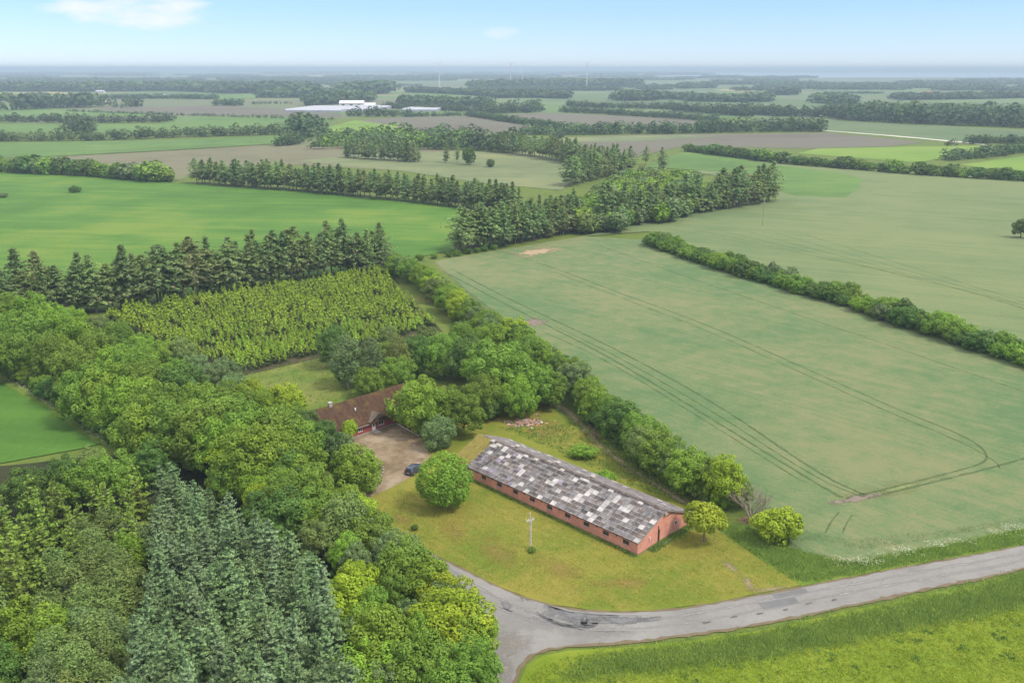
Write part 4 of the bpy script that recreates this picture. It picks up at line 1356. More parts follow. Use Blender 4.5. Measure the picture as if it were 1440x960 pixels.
def roof_mat(name, c1, c2, moss, period=0.32):
    m, nt, out = new_mat(name)
    g = G(nt)
    tc = g.n('ShaderNodeTexCoord').outputs['Object']
    n1, n2 = g.noise(tc, 0.55, 5, 0.65), g.noise(tc, 2.8, 4, 0.7)
    mp = g.n('ShaderNodeMapping', {'Vector': tc, 'Scale': (2.6, 0.3, 0.3)})
    n3 = g.noise(mp.outputs[0], 1.0, 3)
    c = g.ramp(g.math('ADD', g.math('MULTIPLY', n3, 0.6), g.math('MULTIPLY', n2, 0.4)), [(0.36, c1), (0.64, c2)])
    c = g.mix(g.math('MULTIPLY', g.math('SUBTRACT', n1, 0.53), 6, clamp=True), c, moss)
    wv = g.n('ShaderNodeTexWave', {'Vector': tc, 'Scale': 1 / period * 0.32, 'Distortion': 0.3}, wave_type='BANDS', bands_direction='X').outputs['Fac']
    bs = g.n('ShaderNodeBsdfPrincipled', {'Base Color': c, 'Roughness': 0.95, 'Specular IOR Level': 0.1})
    b = g.n('ShaderNodeBump', {'Height': g.math('ADD', g.math('MULTIPLY', wv, 0.6), n2), 'Strength': 0.5, 'Distance': 0.1})
    nt.links.new(b.outputs[0], bs.inputs['Normal'])
    nt.links.new(bs.outputs[0], out.inputs['Surface'])
    return m


ROOF_H = roof_mat('mossy brown roof', (0.045, 0.026, 0.017), (0.09, 0.053, 0.034), (0.11, 0.076, 0.02))
ROOF_G = roof_mat('grey brown roof', (0.1, 0.078, 0.06), (0.15, 0.12, 0.095), (0.09, 0.07, 0.04))
hs_ = math.atan2(HR - HE, HW / 2)
nx, ny = 24, 8
rf = MB()
V2 = []
ov = 0.5
for sgn in (0, 1):
    b = len(rf.V)
    for layer in (0.0, -0.22):
        for i in range(nx + 1):
            for j in range(ny + 1):
                t = j / ny
                yy = HW / 2 - (HW / 2 + ov) * t
                zz = HR - (HR - HE) / (HW / 2) * (HW / 2 + ov) * t + 0.05 * math.sin(i * 0.7) * (1 - t) - 0.07 * math.sin(math.pi * t) + rr.uniform(-0.02, 0.02)
                if sgn:
                    yy = HW - yy
                rf.V.append((-0.35 + (HL + 0.7) * i / nx, yy, zz + layer))
    k = (nx + 1) * (ny + 1)
    for i in range(nx):
        for j in range(ny):
            q = [b + i * (ny + 1) + j, b + (i + 1) * (ny + 1) + j, b + (i + 1) * (ny + 1) + j + 1, b + i * (ny + 1) + j + 1]
            rf.F.append(tuple(q) if sgn else tuple(q[::-1]))
            rf.F.append(tuple(x + k for x in (q[::-1] if sgn else q)))
            rf.I += [0, 0]
    for i in range(nx):                                    # eave edge
        a, c = b + i * (ny + 1) + ny, b + (i + 1) * (ny + 1) + ny
        rf.F.append((a, c, c + k, a + k))
        rf.I.append(0)
    for i in (0, nx):                                      # verge edges
        for j in range(ny):
            a, c = b + i * (ny + 1) + j, b + i * (ny + 1) + j + 1
            rf.F.append((a, c, c + k, a + k))
            rf.I.append(0)
roof = rf.build('roof', ROOF_H, house)
MB().box((4.7, HW / 2 - 0.3, HR - 0.5), (5.4, HW / 2 + 0.3, HR + 0.5)).box((4.62, HW / 2 - 0.38, HR + 0.503), (5.48, HW / 2 + 0.38, HR + 0.62)).build('chimney', CREAM, roof)
MB().box((9.3, HW / 2 - 2.3, HR - 1.75), (9.55, HW / 2 - 2.05, HR - 1.2)).build('flue', WHITE, roof)
for xv in (-0.4, HL + 0.36):
    vb = MB()
    for sgn in (1, -1):
        y0, y1 = HW / 2, HW / 2 + sgn * (HW / 2 + ov)
        z1 = HR - (HR - HE) / (HW / 2) * (HW / 2 + ov)
        vb.hexa([(xv, y0, HR - 0.3), (xv + 0.04, y0, HR - 0.3), (xv + 0.04, y1, z1 - 0.26), (xv, y1, z1 - 0.26), (xv, y0, HR - 0.05), (xv + 0.04, y0, HR - 0.05), (xv + 0.04, y1, z1 - 0.03), (xv, y1, z1 - 0.03)])
    vb.build('barge_board', WHITE, house)
# entrance gablet over the door
g0, g1, gz = 11.0, 15.2, 3.9
por = MB()
gm_ = (g0 + g1) / 2
for (xa, xb) in ((g0 - 0.2, gm_), (gm_, g1 + 0.2)):
    za, zb = (HE - 0.1, gz) if xa < gm_ - 1 else (gz, HE - 0.1)
    por.hexa([(xa, -0.85, za - 0.12), (xb, -0.85, zb - 0.12), (xb, 2.2, zb - 0.12), (xa, 2.2, za - 0.12), (xa, -0.85, za), (xb, -0.85, zb), (xb, 2.2, zb), (xa, 2.2, za)])
por.build('porch_roof', ROOF_G, house)
pg = MB()
b = len(pg.V)
pg.V += [(g0 + 0.1, -0.06, HE), (g1 - 0.1, -0.06, HE), (gm_, -0.06, gz - 0.16), (g0 + 0.1, -0.004, HE), (g1 - 0.1, -0.004, HE), (gm_, -0.004, gz - 0.16)]
pg.F += [(0, 1, 2), (5, 4, 3), (0, 3, 4, 1), (1, 4, 5, 2), (2, 5, 3, 0)]
pg.I += [0] * 5
pg.build('porch_gable', GREYW, house)
MB().box((11.5, -1.4, 0.0), (13.0, -0.07, 0.14)).build('doorstep', CONC, house)
gut = MB().tube([(-0.3, -ov - 0.06, HE - 0.5), (g0 - 0.3, -ov - 0.06, HE - 0.5)], [0.07, 0.07], 6)
gut.build('gutter', GREYW, house)

# red board wing along the far side of the courtyard
w0 = P(557, 595)
wd = (P(590, 613) - w0)
wing = empty('board_fence', w0, math.atan2(wd.y, wd.x))
tag(wing, 'red-brown board fence with pale posts along the courtyard', 'fence')
REDB = plain_mat('red stained boards', (0.2, 0.05, 0.035), (0.13, 0.035, 0.028), 0.3, 0.85, 0.15)
wlen = wd.length
npan = 6
post_me = MB().box((-0.08, -0.1, 0), (0.08, 0.06, 1.95)).mesh('post', [CREAM])
brd_me = MB().box((0.09, -0.02, 0), (wlen / npan - 0.09, 0.02, 0.27)).mesh('board', [REDB])
for i in range(npan + 1):
    o = obj('post', post_me, wing)
    o.location.x = wlen * i / npan
    if i < npan:
        for k in range(6):
            b = obj('board', brd_me, wing)
            b.location = (wlen * i / npan, 0.01 * (k % 2), 0.22 + 0.285 * k)
MB().box((0, -0.16, 0), (wlen, -0.105, 0.2)).build('base_rail', WHITE, wing)

# ------------------------------------------------------------------ the parked car
def build_car(loc, rz):
    car = empty('parked_car', loc, rz)
    tag(car, 'small dark blue-grey hatchback parked on the gravel by the round tree', 'car')
    paint = plain_mat('blue grey paint', (0.06, 0.075, 0.105), (0.055, 0.07, 0.1), 1.0, 0.25, 0.5, metal=0.35)
    rubber = plain_mat('rubber', (0.02, 0.02, 0.02), (0.03, 0.03, 0.03), 0.3, 0.9, 0.1)
    alloy = plain_mat('alloy', (0.5, 0.5, 0.52), (0.4, 0.4, 0.42), 0.3, 0.35, 0.5, metal=0.8)
    # stations along +X (front): x, half width low, half width waist, sill z, waist z, roof z (or None), roof half width
    st = [(-2.02, 0.70, 0.72, 0.42, 0.82, None, 0.6), (-1.98, 0.80, 0.84, 0.28, 0.95, 1.05, 0.62), (-1.72, 0.84, 0.88, 0.24, 0.98, 1.38, 0.6), (-1.2, 0.86, 0.89, 0.22, 0.98, 1.48, 0.6),
          (-0.3, 0.86, 0.89, 0.22, 0.96, 1.5, 0.61), (0.35, 0.86, 0.89, 0.22, 0.94, 1.42, 0.6), (0.95, 0.86, 0.88, 0.22, 0.93, 1.02, 0.62), (1.55, 0.84, 0.85, 0.24, 0.86, 0.93, 0.55), (1.95, 0.72, 0.74, 0.3, 0.7, 0.76, 0.45), (2.05, 0.6, 0.62, 0.4, 0.6, 0.62, 0.35)]
    b = MB()
    rings = []
    for x, wl_, ww_, zs, zw, zr, wr in st:
        zr = zr if zr else zw + 0.03
        k = len(b.V)
        prof = [(-wl_, zs), (-ww_, (zs + zw) / 2), (-ww_ * 0.98, zw), (-wr, zr - 0.03), (-wr * 0.6, zr), (wr * 0.6, zr), (wr, zr - 0.03), (ww_ * 0.98, zw), (ww_, (zs + zw) / 2), (wl_, zs)]
        b.V += [(x, y, z) for y, z in prof]
        rings.append((k, len(prof)))
    for (k0, n), (k1, _) in zip(rings, rings[1:]):
        for q in range(n):
            r2 = (q + 1) % n
            b.F.append((k0 + q, k0 + r2, k1 + r2, k1 + q))
            b.I.append(0)
    b.F.append(tuple(range(rings[0][0], rings[0][0] + 10))[::-1])
    b.F.append(tuple(range(rings[-1][0], rings[-1][0] + 10)))
    b.I += [0, 0]
    b.build('body', paint, car)

    def pane(name, pts, off):
        off = Vector(off)
        q = [Vector(p) + off for p in pts]
        m = MB()
        m.hexa([p - off * 0.8 for p in q] + q) if len(q) == 4 else m.face(q)
        return m.build(name, GLASS, car)
    pane('rear_window', [(-1.96, -0.56, 1.06), (-1.96, 0.56, 1.06), (-1.74, 0.54, 1.36), (-1.74, -0.54, 1.36)], (-0.02, 0, 0.01))
    pane('windscreen', [(0.9, 0.56, 1.05), (0.9, -0.56, 1.05), (0.4, -0.53, 1.4), (0.4, 0.53, 1.4)], (0.015, 0, 0.02))
    for s in (-1, 1):
        for x0, x1 in ((-1.55, -0.75), (-0.65, 0.45)):
            zt0, zt1 = 1.4, 1.42 if x1 < 0 else 1.34
            pane('side_window', [(x0, s * 0.865, 1.0), (x1 + (0.3 if x1 > 0 else 0), s * 0.865, 0.98), (x1, s * 0.63, zt1), (x0, s * 0.63, zt0)][::s], (0, s * 0.02, 0.008))
        m = MB().box((-2.03, min(s * 0.52, s * 0.82), 0.72), (-1.95, max(s * 0.52, s * 0.82), 0.98)).build('tail_light', plain_mat('red lens', (0.35, 0.02, 0.02), (0.3, 0.02, 0.02), 0.3, 0.3, 0.5), car)
        MB().box((1.86, min(s * 0.45, s * 0.72), 0.62), (2.0, max(s * 0.45, s * 0.72), 0.76)).build('headlight', WHITE, car)
        MB().box((0.5, min(s * 0.88, s * 1.04), 0.98), (0.68, max(s * 0.88, s * 1.04), 1.1)).build('wing_mirror', paint, car)
        for x in (-1.3, 1.25):
            w = MB().tube([(x, s * 0.74, 0.31), (x, s * 0.9, 0.31)], [0.31, 0.31], 16).build('wheel', rubber, car)
            MB().tube([(x, s * 0.885, 0.31), (x, s * 0.91, 0.31)], [0.2, 0.19], 10).build('rim', alloy, w)
    MB().box((-2.06, -0.26, 0.5), (-2.035, 0.26, 0.61)).build('number_plate', WHITE, car)
    MB().box((-2.08, -0.78, 0.3), (-1.9, 0.78, 0.45)).build('bumper', paint, car)
    return car


build_car(P(583, 663), math.radians(62))

# ------------------------------------------------------------------ utility poles, small things in the yard
pp = P(746, 771)
pole = empty('utility_pole', pp, 0.5)
tag(pole, 'weathered pale pole with crossarm standing on the lawn', 'pole')
POLE_M = plain_mat('bleached pole', (0.52, 0.48, 0.42), (0.36, 0.33, 0.29), 0.5, 0.9, 0.1)
MB().tube([(0, 0, -0.1), (0, 0, 3.2), (-0.12, 0, 6.1)], [0.13, 0.115, 0.09], 8).build('post', POLE_M, pole)
MB().box((-0.75, -0.06, 4.75), (0.6, 0.06, 4.88)).build('crossarm', POLE_M, pole)
MB().box((-0.3, -0.18, 4.3), (0.2, -0.09, 4.7)).build('switch_box', CREAM, pole)
for x in (-0.7, -0.35, 0.3, 0.55):
    MB().tube([(x, 0, 4.88), (x, 0, 5.12)], [0.07, 0.05], 6).build('insulator', WHITE, pole)
for k in range(9):
    MB().box((-0.22, -0.03, 0.8 + 0.4 * k), (0.22, 0.03, 0.86 + 0.4 * k)).build('rung', POLE_M, pole)
p2 = P(1072, 318)
pole2 = empty('utility_pole', p2, 0.3)
tag(pole2, 'thin grey power pole standing alone in the pale crop field', 'pole')
MB().tube([(0, 0, -0.1), (0, 0, 11.5)], [0.16, 0.1], 7).build('post', GREYW, pole2)
MB().box((-0.9, -0.06, 10.9), (0.9, 0.06, 11.05)).build('crossarm', GREYW, pole2)

stones = [(538, 657), (539, 661), (538, 665), (536, 669), (533, 673), (530, 677), (527, 681), (523, 685), (519, 689), (513, 693)]
STONE = plain_mat('pale stone', (0.33, 0.3, 0.25), (0.22, 0.2, 0.16), 0.3, 0.9, 0.1)
def stone_mesh(seed):
    r = random.Random(seed)
    import bmesh
    bm = bmesh.new()
    bmesh.ops.create_icosphere(bm, subdivisions=2, radius=0.2)
    for v in bm.verts:
        v.co *= r.uniform(0.8, 1.15)
        v.co.z *= 0.7
        v.co.z += 0.12
    me = bpy.data.meshes.new('border_stone')
    bm.to_mesh(me)
    bm.free()
    me.materials.append(STONE)
    return me
sm = [stone_mesh(i) for i in range(3)]
for i, q in enumerate(stones):
    o = obj('border_stone', sm[i % 3])
    o.location = P(*q)
    o.rotation_euler.z = i * 1.3
    tag(o, f'{ordinal(i + 1)} pale border stone along the drive edge, counted from the house', 'stone', 'stones edging the drive')

# rubble heap behind the barn
rub = MB()
rr2 = random.Random(9)
pc = P(740, 594)
for i in range(150):
    a, d = rr2.uniform(0, 6.28), abs(rr2.gauss(0, 1))
    x, y = pc.x + d * 2.6 * math.cos(a), pc.y + d * 1.7 * math.sin(a)
    z = max(0.02, 0.55 * math.exp(-d * d * 0.7)) * rr2.uniform(0.2, 1)
    s = Vector((rr2.uniform(0.1, 0.5), rr2.uniform(0.08, 0.22), rr2.uniform(0.06, 0.16)))
    M = Matrix.Translation((x, y, z)) @ Matrix.Rotation(rr2.uniform(0, 6.28), 4, 'Z') @ Matrix.Rotation(rr2.uniform(-0.5, 0.5), 4, 'X')
    c = [M @ Vector((sx * s.x, sy * s.y, sz * s.z)) for sz in (-1, 1) for sx, sy in ((-1, -1), (1, -1), (1, 1), (-1, 1))]
    rub.hexa(c, rr2.choice((0, 0, 1, 2)))
tag(rub.build('rubble', [plain_mat('broken brick', (0.36, 0.2, 0.14), (0.28, 0.15, 0.1), 0.3), plain_mat('pale rubble', (0.46, 0.4, 0.33), (0.35, 0.3, 0.25), 0.3), GREYW]),
    'heap of broken bricks and boards on the grass behind the barn', 'rubble', None, 'stuff')
gp = P(634, 626)
gate = empty('white_rail', gp, -0.5)
tag(gate, 'short white rail by the mossy end of the barn', 'rail')
MB().box((-0.06, -0.06, 0), (0.06, 0.06, 1.1)).build('post', WHITE, gate)
MB().box((-1.5, -0.06, 0), (-1.38, 0.06, 1.1)).build('post', WHITE, gate)
MB().box((-1.6, 0.063, 0.85), (0.15, 0.11, 1.0)).build('rail', WHITE, gate)
mp_ = P(551, 474)
mk = empty('marker_post', mp_, 0)
tag(mk, 'small white post at the edge of the fir plantation', 'post')
MB().box((-0.12, -0.12, 0), (0.12, 0.12, 1.9)).build('post', WHITE, mk)
MB().box((-0.22, -0.16, 1.9), (0.22, 0.16, 2.05)).build('cap', WHITE, mk)

# ------------------------------------------------------------------ trees near the buildings
def T_(pr, px, py, h, frac, mat, label, name='broadleaf_tree', widen=1.0, cat='tree', rz=None):
    p = P(px, py, h * frac)
    o = place(pr, name, p.x, p.y, h, mat, rz, widen, cat)
    o['label'] = label
    return o


T_(BALL, 622, 674, 9.6, 0.52, 'fresh', 'ball shaped green tree on the lawn beside the parked car')
T_(SMALLT, 992, 727, 6.4, 0.66, 'bright', 'small yellow-green tree at the barn gable with bare trunk', widen=1.12)
T_(SHRUB[1], 1092, 740, 5.6, 0.45, 'bright', 'round yellow-green bush at the road corner of the wheat', 'bush', 1.05, 'bush')
T_(LOWB, 500, 657, 8.2, 0.48, 'fresh', 'round leafy tree at the inside bend of the drive', widen=1.1)
T_(BROAD[1], 455, 622, 8, 0.5, 'dark', 'dark green tree at the left end of the house')
T_(BROAD[2], 432, 605, 8, 0.55, 'dark', 'dark green tree behind the left gable of the house')
T_(SMALLT, 492, 602, 5.2, 0.7, 'bright', 'slender yellow-green sapling before the house wall', widen=0.7)
T_(BROAD[3], 475, 632, 6.5, 0.5, 'grey', 'low grey-green tree between the house and the round tree')
T_(WIDE[0], 590, 566, 11, 0.55, 'fresh', 'big fresh green tree hiding the right end of the house', widen=1.05)
T_(BROAD[1], 652, 584, 8.5, 0.5, 'mid', 'green tree standing between the courtyard and the barn', widen=1.0)
T_(BROAD[2], 630, 575, 9, 0.5, 'fresh', 'fresh green tree right of the big tree by the house')
T_(LOWB, 616, 609, 6.6, 0.45, 'grey', 'silvery grey-green tree at the courtyard corner', widen=1.0)
T_(WIDE[1], 705, 522, 13, 0.5, 'mid', 'largest spreading green tree behind the barn', widen=1.1)
T_(WIDE[2], 752, 540, 9.5, 0.5, 'mid', 'green tree on the right flank of the largest garden tree')
T_(WIDE[0], 660, 500, 11, 0.55, 'dark', 'dark tree behind the largest garden tree')
T_(WIDE[2], 625, 497, 10.5, 0.55, 'mid', 'rounded green tree in the middle of the garden wood', widen=0.9)
T_(FEATHER[0], 488, 508, 12.5, 0.5, 'grey', 'grey-green willow at the left end of the garden wood', widen=1.25)
T_(BROAD[0], 470, 482, 10, 0.6, 'dark', 'dark tree behind the grey willow')
T_(FEATHER[1], 525, 505, 11.5, 0.55, 'grey', 'grey-green tree right of the willow in the garden', widen=1.1)
T_(BROAD[3], 560, 528, 8.5, 0.5, 'mid', 'green tree behind the house roof', widen=1.1)
T_(FEATHER[2], 560, 503, 11, 0.55, 'dusty', 'half bare dusty tree in the garden wood', widen=1.0)
T_(WIDE[1], 592, 500, 10, 0.5, 'dark', 'dark green tree deep in the garden wood', widen=0.9)
T_(BROAD[2], 520, 540, 7, 0.5, 'mid', 'low green tree at the garden side of the house', widen=1.1)
T_(TALL[0], 545, 478, 8, 0.55, 'olive', 'olive green tree at the back of the garden wood', widen=1.1)
T_(SHRUB[0], 600, 468, 4, 0.5, 'olive', 'olive bush at the back of the garden wood', 'bush', cat='bush')
T_(SHRUB[2], 690, 575, 4.5, 0.5, 'dark', 'dark bush under the largest garden tree', 'bush', cat='bush')
T_(SHRUB[3], 850, 672, 2.6, 0.5, 'fresh', 'low green bush in the grass behind the barn', 'bush', 1.4, 'bush')
T_(SHRUB[0], 820, 634, 2.4, 0.5, 'fresh', 'bramble clump behind the middle of the barn', 'bush', 1.8, 'bush')
T_(SHRUB[1], 583, 741, 0.9, 0.5, 'dark', 'tiny dark bush alone on the lawn near the wood', 'bush', 1.2, 'bush')
T_(SHRUB[2], 748, 773, 0.8, 0.4, 'mid', 'tuft of green weeds at the foot of the pale pole', 'bush', 1.4, 'bush')
T_(SHRUB[3], 105, 267, 4, 0.4, 'dark', 'dark bush standing in the bright grass field', 'bush', 1.5, 'bush')
T_(SHRUB[1], 4, 275, 3, 0.4, 'grey', 'grey bush at the left edge of the bright grass field', 'bush', 1.5, 'bush')
T_(BROAD[1], 1437, 322, 8, 0.5, 'dark', 'dark tree at the right edge of the pale crop field')

T_(BROAD[0], 745, 500, 9, 0.5, 'mid', 'green tree between the largest garden tree and the hedgerow', widen=1.1)
T_(BROAD[1], 772, 548, 8, 0.5, 'mid', 'green tree right of the largest garden tree touching the hedgerow', widen=1.1)
T_(BROAD[3], 690, 478, 8.5, 0.5, 'fresh', 'fresh green tree behind the largest garden tree', widen=1.1)
T_(BROAD[2], 648, 474, 7.5, 0.5, 'mid', 'green tree at the grass path behind the garden wood', widen=1.1)
T_(WIDE[0], 730, 560, 8.5, 0.5, 'fresh', 'fresh green tree in front of the largest garden tree', widen=0.9)
T_(WIDE[2], 680, 556, 9, 0.5, 'mid', 'broad green tree left in front of the largest garden tree', widen=0.9)
T_(SHRUB[0], 540, 497, 6, 0.5, 'mid', 'green bush between the willow and the half bare tree', 'bush', 1.2, 'bush')

# dead shrub and its brown heap beside the round bush
def dead_shrub(loc):
    r = random.Random(4)
    mb = MB()
    o = empty('dead_shrub', loc)
    def grow(p, d, ln, rad, lev):
        q = p + d * ln
        mb.tube([p, (p + q) / 2 + Vector((r.uniform(-1, 1), r.uniform(-1, 1), r.uniform(-0.5, 0.5))) * 0.06 * ln, q], [rad, rad * 0.8, rad * 0.5], 4, cap=False)
        if lev == 0:
            return
        for _ in range(4 if lev > 1 else 5):
            e = (d + Vector((r.uniform(-1, 1), r.uniform(-1, 1), r.uniform(-0.4, 0.7))) * 0.75).normalized()
            grow(p + (q - p) * r.uniform(0.5, 1), e, ln * r.uniform(0.55, 0.8), rad * 0.5, lev - 1)
    for i in range(8):
        a = i * 0.8
        grow(Vector((0.4 * math.cos(a), 0.4 * math.sin(a), 0)), Vector((math.cos(a) * 0.6, math.sin(a) * 0.6, 1)).normalized(), 2.5, 0.09, 3)
    mb.build('branches', L['twig'], o)
    tag(o, 'dead leafless shrub beside the round bush', 'shrub')
dead_shrub(P(1057, 727))
hp = MB()
r4 = random.Random(7)
hc = P(1050, 734)
for i in range(260):
    a, d = r4.uniform(0, 6.28), abs(r4.gauss(0, 0.6))
    p = Vector((hc.x + 1.6 * d * math.cos(a), hc.y + 1.2 * d * math.sin(a), 0.75 * math.exp(-d * d) * r4.uniform(0.3, 1)))
    e = Vector((r4.uniform(-1, 1), r4.uniform(-1, 1), r4.uniform(-0.2, 0.4))).normalized() * r4.uniform(0.3, 0.9)
    hp.tube([p - e / 2, p + e / 2], [0.03, 0.015], 4, cap=False)
tag(hp.build('brushwood', plain_mat('dry brush', (0.3, 0.2, 0.13), (0.22, 0.15, 0.1), 0.3, 0.95, 0.1)), 'brown heap of cut brushwood under the dead shrub', 'brushwood', None, 'stuff')

# --- hedgerow between the garden and the wheat
HEDGE_W = {'mid': 4.5, 'dark': 1.6, 'fresh': 3.2, 'grey': 1.2, 'olive': 2, 'bright': 0.6}
hedge_px = [(552, 372), (577, 384), (600, 400), (622, 417), (645, 436), (668, 452), (700, 468), (728, 478), (755, 494), (780, 514), (806, 540), (832, 562), (858, 584), (884, 606), (910, 628), (936, 648), (962, 664), (988, 676), (1012, 690)]
row = []
for i, p in enumerate(along(hedge_px, 4.0, 3.0)):
    h = rnd.uniform(6.2, 8.4)
    m = pick(HEDGE_W)
    q = p + Vector((rnd.uniform(-1.2, 1.2), rnd.uniform(-1.2, 1.2)))
    row.append((place(rnd.choice(BROAD), 'hedge_tree', q.x, q.y, h, m, widen=rnd.uniform(1.05, 1.3)), m))
number_along(row[::-1], 'tree from the road end', 'in the hedgerow along the wheat field', 'trees of the hedgerow beside the wheat')
row = []
for p in along([(838, 586), (880, 622), (930, 660), (980, 690), (1030, 706)], 4.2, 1.5):
    m = pick({'mid': 4, 'dark': 3, 'fresh': 3, 'olive': 2})
    row.append((place(rnd.choice(SHRUB), 'bush', p.x, p.y, rnd.uniform(3.2, 5.0), m, widen=rnd.uniform(1.0, 1.25), cat='bush'), m))
number_along(row[::-1], 'low bush from the road end', 'at the barn side of the hedgerow', 'low bushes of the hedgerow')
T_(BROAD[2], 1016, 670, 8.6, 0.62, 'bright', 'bright yellow-green tree at the road end of the hedgerow')
T_(BROAD[0], 905, 625, 8, 0.6, 'olive', 'olive yellow tree in the hedgerow behind the barn')
T_(BROAD[3], 1042, 694, 5.0, 0.5, 'olive', 'olive green tree touching the dead shrub')
T_(BROAD[1], 562, 372, 6, 0.5, 'bright', 'bright yellow-green tree at the far end of the hedgerow')

# --- hedge across the crop fields
row = []
for p in along([(915, 340), (960, 356), (1010, 372), (1100, 398), (1200, 428), (1300, 462), (1380, 486), (1450, 508), (1500, 524)], 4.4, 1.2):
    for k in range(2):
        m = pick({'mid': 4, 'dark': 3, 'fresh': 1.6, 'grey': 1})
        q = p + Vector((rnd.uniform(-0.8, 0.8) + (1.6 if k else -0.8), rnd.uniform(-0.8, 0.8) + (2.0 if k else -1.0)))
        row.append((place(rnd.choice(SHRUB), 'bush', q.x, q.y, rnd.uniform(3.6, 6.6), m, widen=rnd.uniform(0.95, 1.3), cat='bush'), m))
number_along(row, 'bush from the far end', 'in the long hedge between the crop fields', 'bushes of the hedge between the crop fields')

# --- avenue of tall trees on the left
AV_W = {'mid': 6, 'fresh': 3.0, 'dark': 1.0, 'olive': 0.8}
av_px = [(38, 440), (20, 470), (8, 496), (58, 458), (52, 500), (88, 480), (86, 520), (104, 546), (118, 500), (134, 545), (150, 517), (160, 566), (187, 545), (176, 524), (212, 578), (190, 594), (232, 548), (260, 575), (236, 602),
         (287, 592), (262, 606), (317, 592), (333, 614), (366, 618), (400, 628), (384, 644), (300, 568), (-20, 500), (-30, 460), (-8, 440), (340, 640), (300, 625)]
row = []
for x, y in av_px:
    h = rnd.uniform(11.5, 13.4)
    p = P(x + (18 if x > 45 else 6), y - 2, h * 0.62)
    m = pick(AV_W)
    row.append((place(rnd.choice(WIDE + BROAD), 'broadleaf_tree', p.x, p.y, h, m, widen=rnd.uniform(0.85, 1.0)), m))
number_from(row, 'tall tree of the left avenue', 'the courtyard drive', P(480, 700).to_2d(), 'tall trees of the left avenue')
row = []
for p in along([(14, 512), (72, 550), (124, 583), (172, 614), (200, 628)], 2.9, 1.5):
    m = pick({'mid': 4, 'dark': 2, 'fresh': 2})
    row.append((place(rnd.choice(SHRUB), 'bush', p.x, p.y, rnd.uniform(3.5, 5.5), m, widen=rnd.uniform(0.9, 1.2), cat='bush'), m))
number_along(row, 'bush from the left', 'at the field side of the avenue', 'bushes at the foot of the avenue')
row = []
for x, y, m in ((77, 442, 'mid'), (102, 450, 'fresh'), (140, 462, 'olive'), (165, 470, 'mid'), (197, 487, 'fresh'), (226, 499, 'fresh'), (253, 495, 'olive'), (275, 517, 'grey'), (300, 535, 'grey'), (318, 524, 'grey'), (350, 556, 'bright'),
                (378, 570, 'fresh'), (404, 590, 'mid'), (330, 548, 'grey'), (180, 500, 'dark'), (245, 525, 'mid'), (400, 566, 'bright')):
    h = rnd.uniform(7.0, 9.0)
    p = P(x, y, h * 0.6)
    row.append((place(rnd.choice(BROAD), 'broadleaf_tree', p.x, p.y, h, m, widen=rnd.uniform(0.95, 1.15)), m))
number_from(row, 'tree between the avenue and the firs', 'the house', hbase.to_2d(), 'trees between the avenue and the fir plantation')

# --- foreground wood
ROADPT = P(700, 930).to_2d()
sp_poly = [(225, 655), (262, 648), (330, 706), (400, 745), (450, 792), (480, 830), (502, 890), (505, 985), (150, 985), (185, 890), (200, 800), (208, 720)]
row = []
for p in fill_poly(sp_poly, 11.5, 2.7, 0.36):
    m = pick({'spruce': 3, 'silver': 1})
    o = place(rnd.choice(SPRUCE), 'spruce_tree', p.x, p.y, rnd.uniform(10.2, 14.4), m, widen=rnd.uniform(0.85, 1.15))
    row.append((o, m))
number_from(row, 'spruce in the dense spruce block', 'the road fork', ROADPT, 'spruces of the foreground wood')
row = []
for p in fill_poly([(-40, 690), (60, 684), (130, 674), (206, 662), (206, 720), (130, 735), (90, 790), (40, 830), (-40, 840)], 11.0, 3.9, 0.36):
    o = place(rnd.choice(LARCH), 'larch_tree', p.x, p.y, rnd.uniform(11.0, 13.5), 'larch', widen=rnd.uniform(0.9, 1.1))
    row.append((o, 'larch'))
number_from(row, 'conifer in the left block of the wood', 'the road fork', ROADPT, 'yellow-green conifers of the foreground wood')
row = []
for p in fill_poly([(100, 742), (200, 730), (200, 800), (185, 890), (150, 985), (60, 985), (20, 920), (60, 850)], 8, 4.2, 0.3):
    m = pick({'olive': 6, 'dusty': 1, 'grey': 1.5, 'fresh': 0.8})
    row.append((place(rnd.choice(FEATHER), 'birch_tree', p.x, p.y, rnd.uniform(9.5, 11.5), m, widen=rnd.uniform(0.95, 1.2)), m))
number_from(row, 'feathery birch of the foreground wood', 'the road fork', ROADPT, 'feathery birches of the foreground wood')
row = []
for p in fill_poly([(-60, 850), (30, 835), (60, 860), (20, 930), (50, 990), (-60, 990)], 7, 4.6, 0.3) + fill_poly([(-60, 684), (0, 668), (100, 652), (170, 636), (232, 640), (215, 656), (130, 668), (60, 680), (-60, 686)], 6.5, 4.6, 0.3):
    m = pick({'mid': 4, 'dark': 3, 'olive': 2, 'fresh': 2})
    row.append((place(rnd.choice(BROAD + TALL), 'broadleaf_tree', p.x, p.y, rnd.uniform(8, 10), m), m))
number_from(row, 'leafy tree on the left of the wood', 'the road fork', ROADPT, 'leafy trees on the left of the foreground wood')
row = []
wood_r = [(262, 645), (330, 640), (402, 655), (452, 692), (504, 730), (568, 775), (616, 813), (652, 850), (668, 892), (676, 985), (510, 985), (505, 890), (482, 830), (455, 792), (400, 742), (330, 702)]
for p in fill_poly(wood_r, 6.0, 4.6, 0.32):
    m = pick({'mid': 4, 'fresh': 3.6, 'bright': 1.5, 'dark': 1.8, 'olive': 1.2, 'dusty': 0.4, 'grey': 0.6})
    h = rnd.uniform(7.0, 10.2)
    row.append((place(rnd.choice(BROAD + BROAD + TALL), 'broadleaf_tree', p.x, p.y, h, m, widen=rnd.uniform(0.85, 1.1)), m))
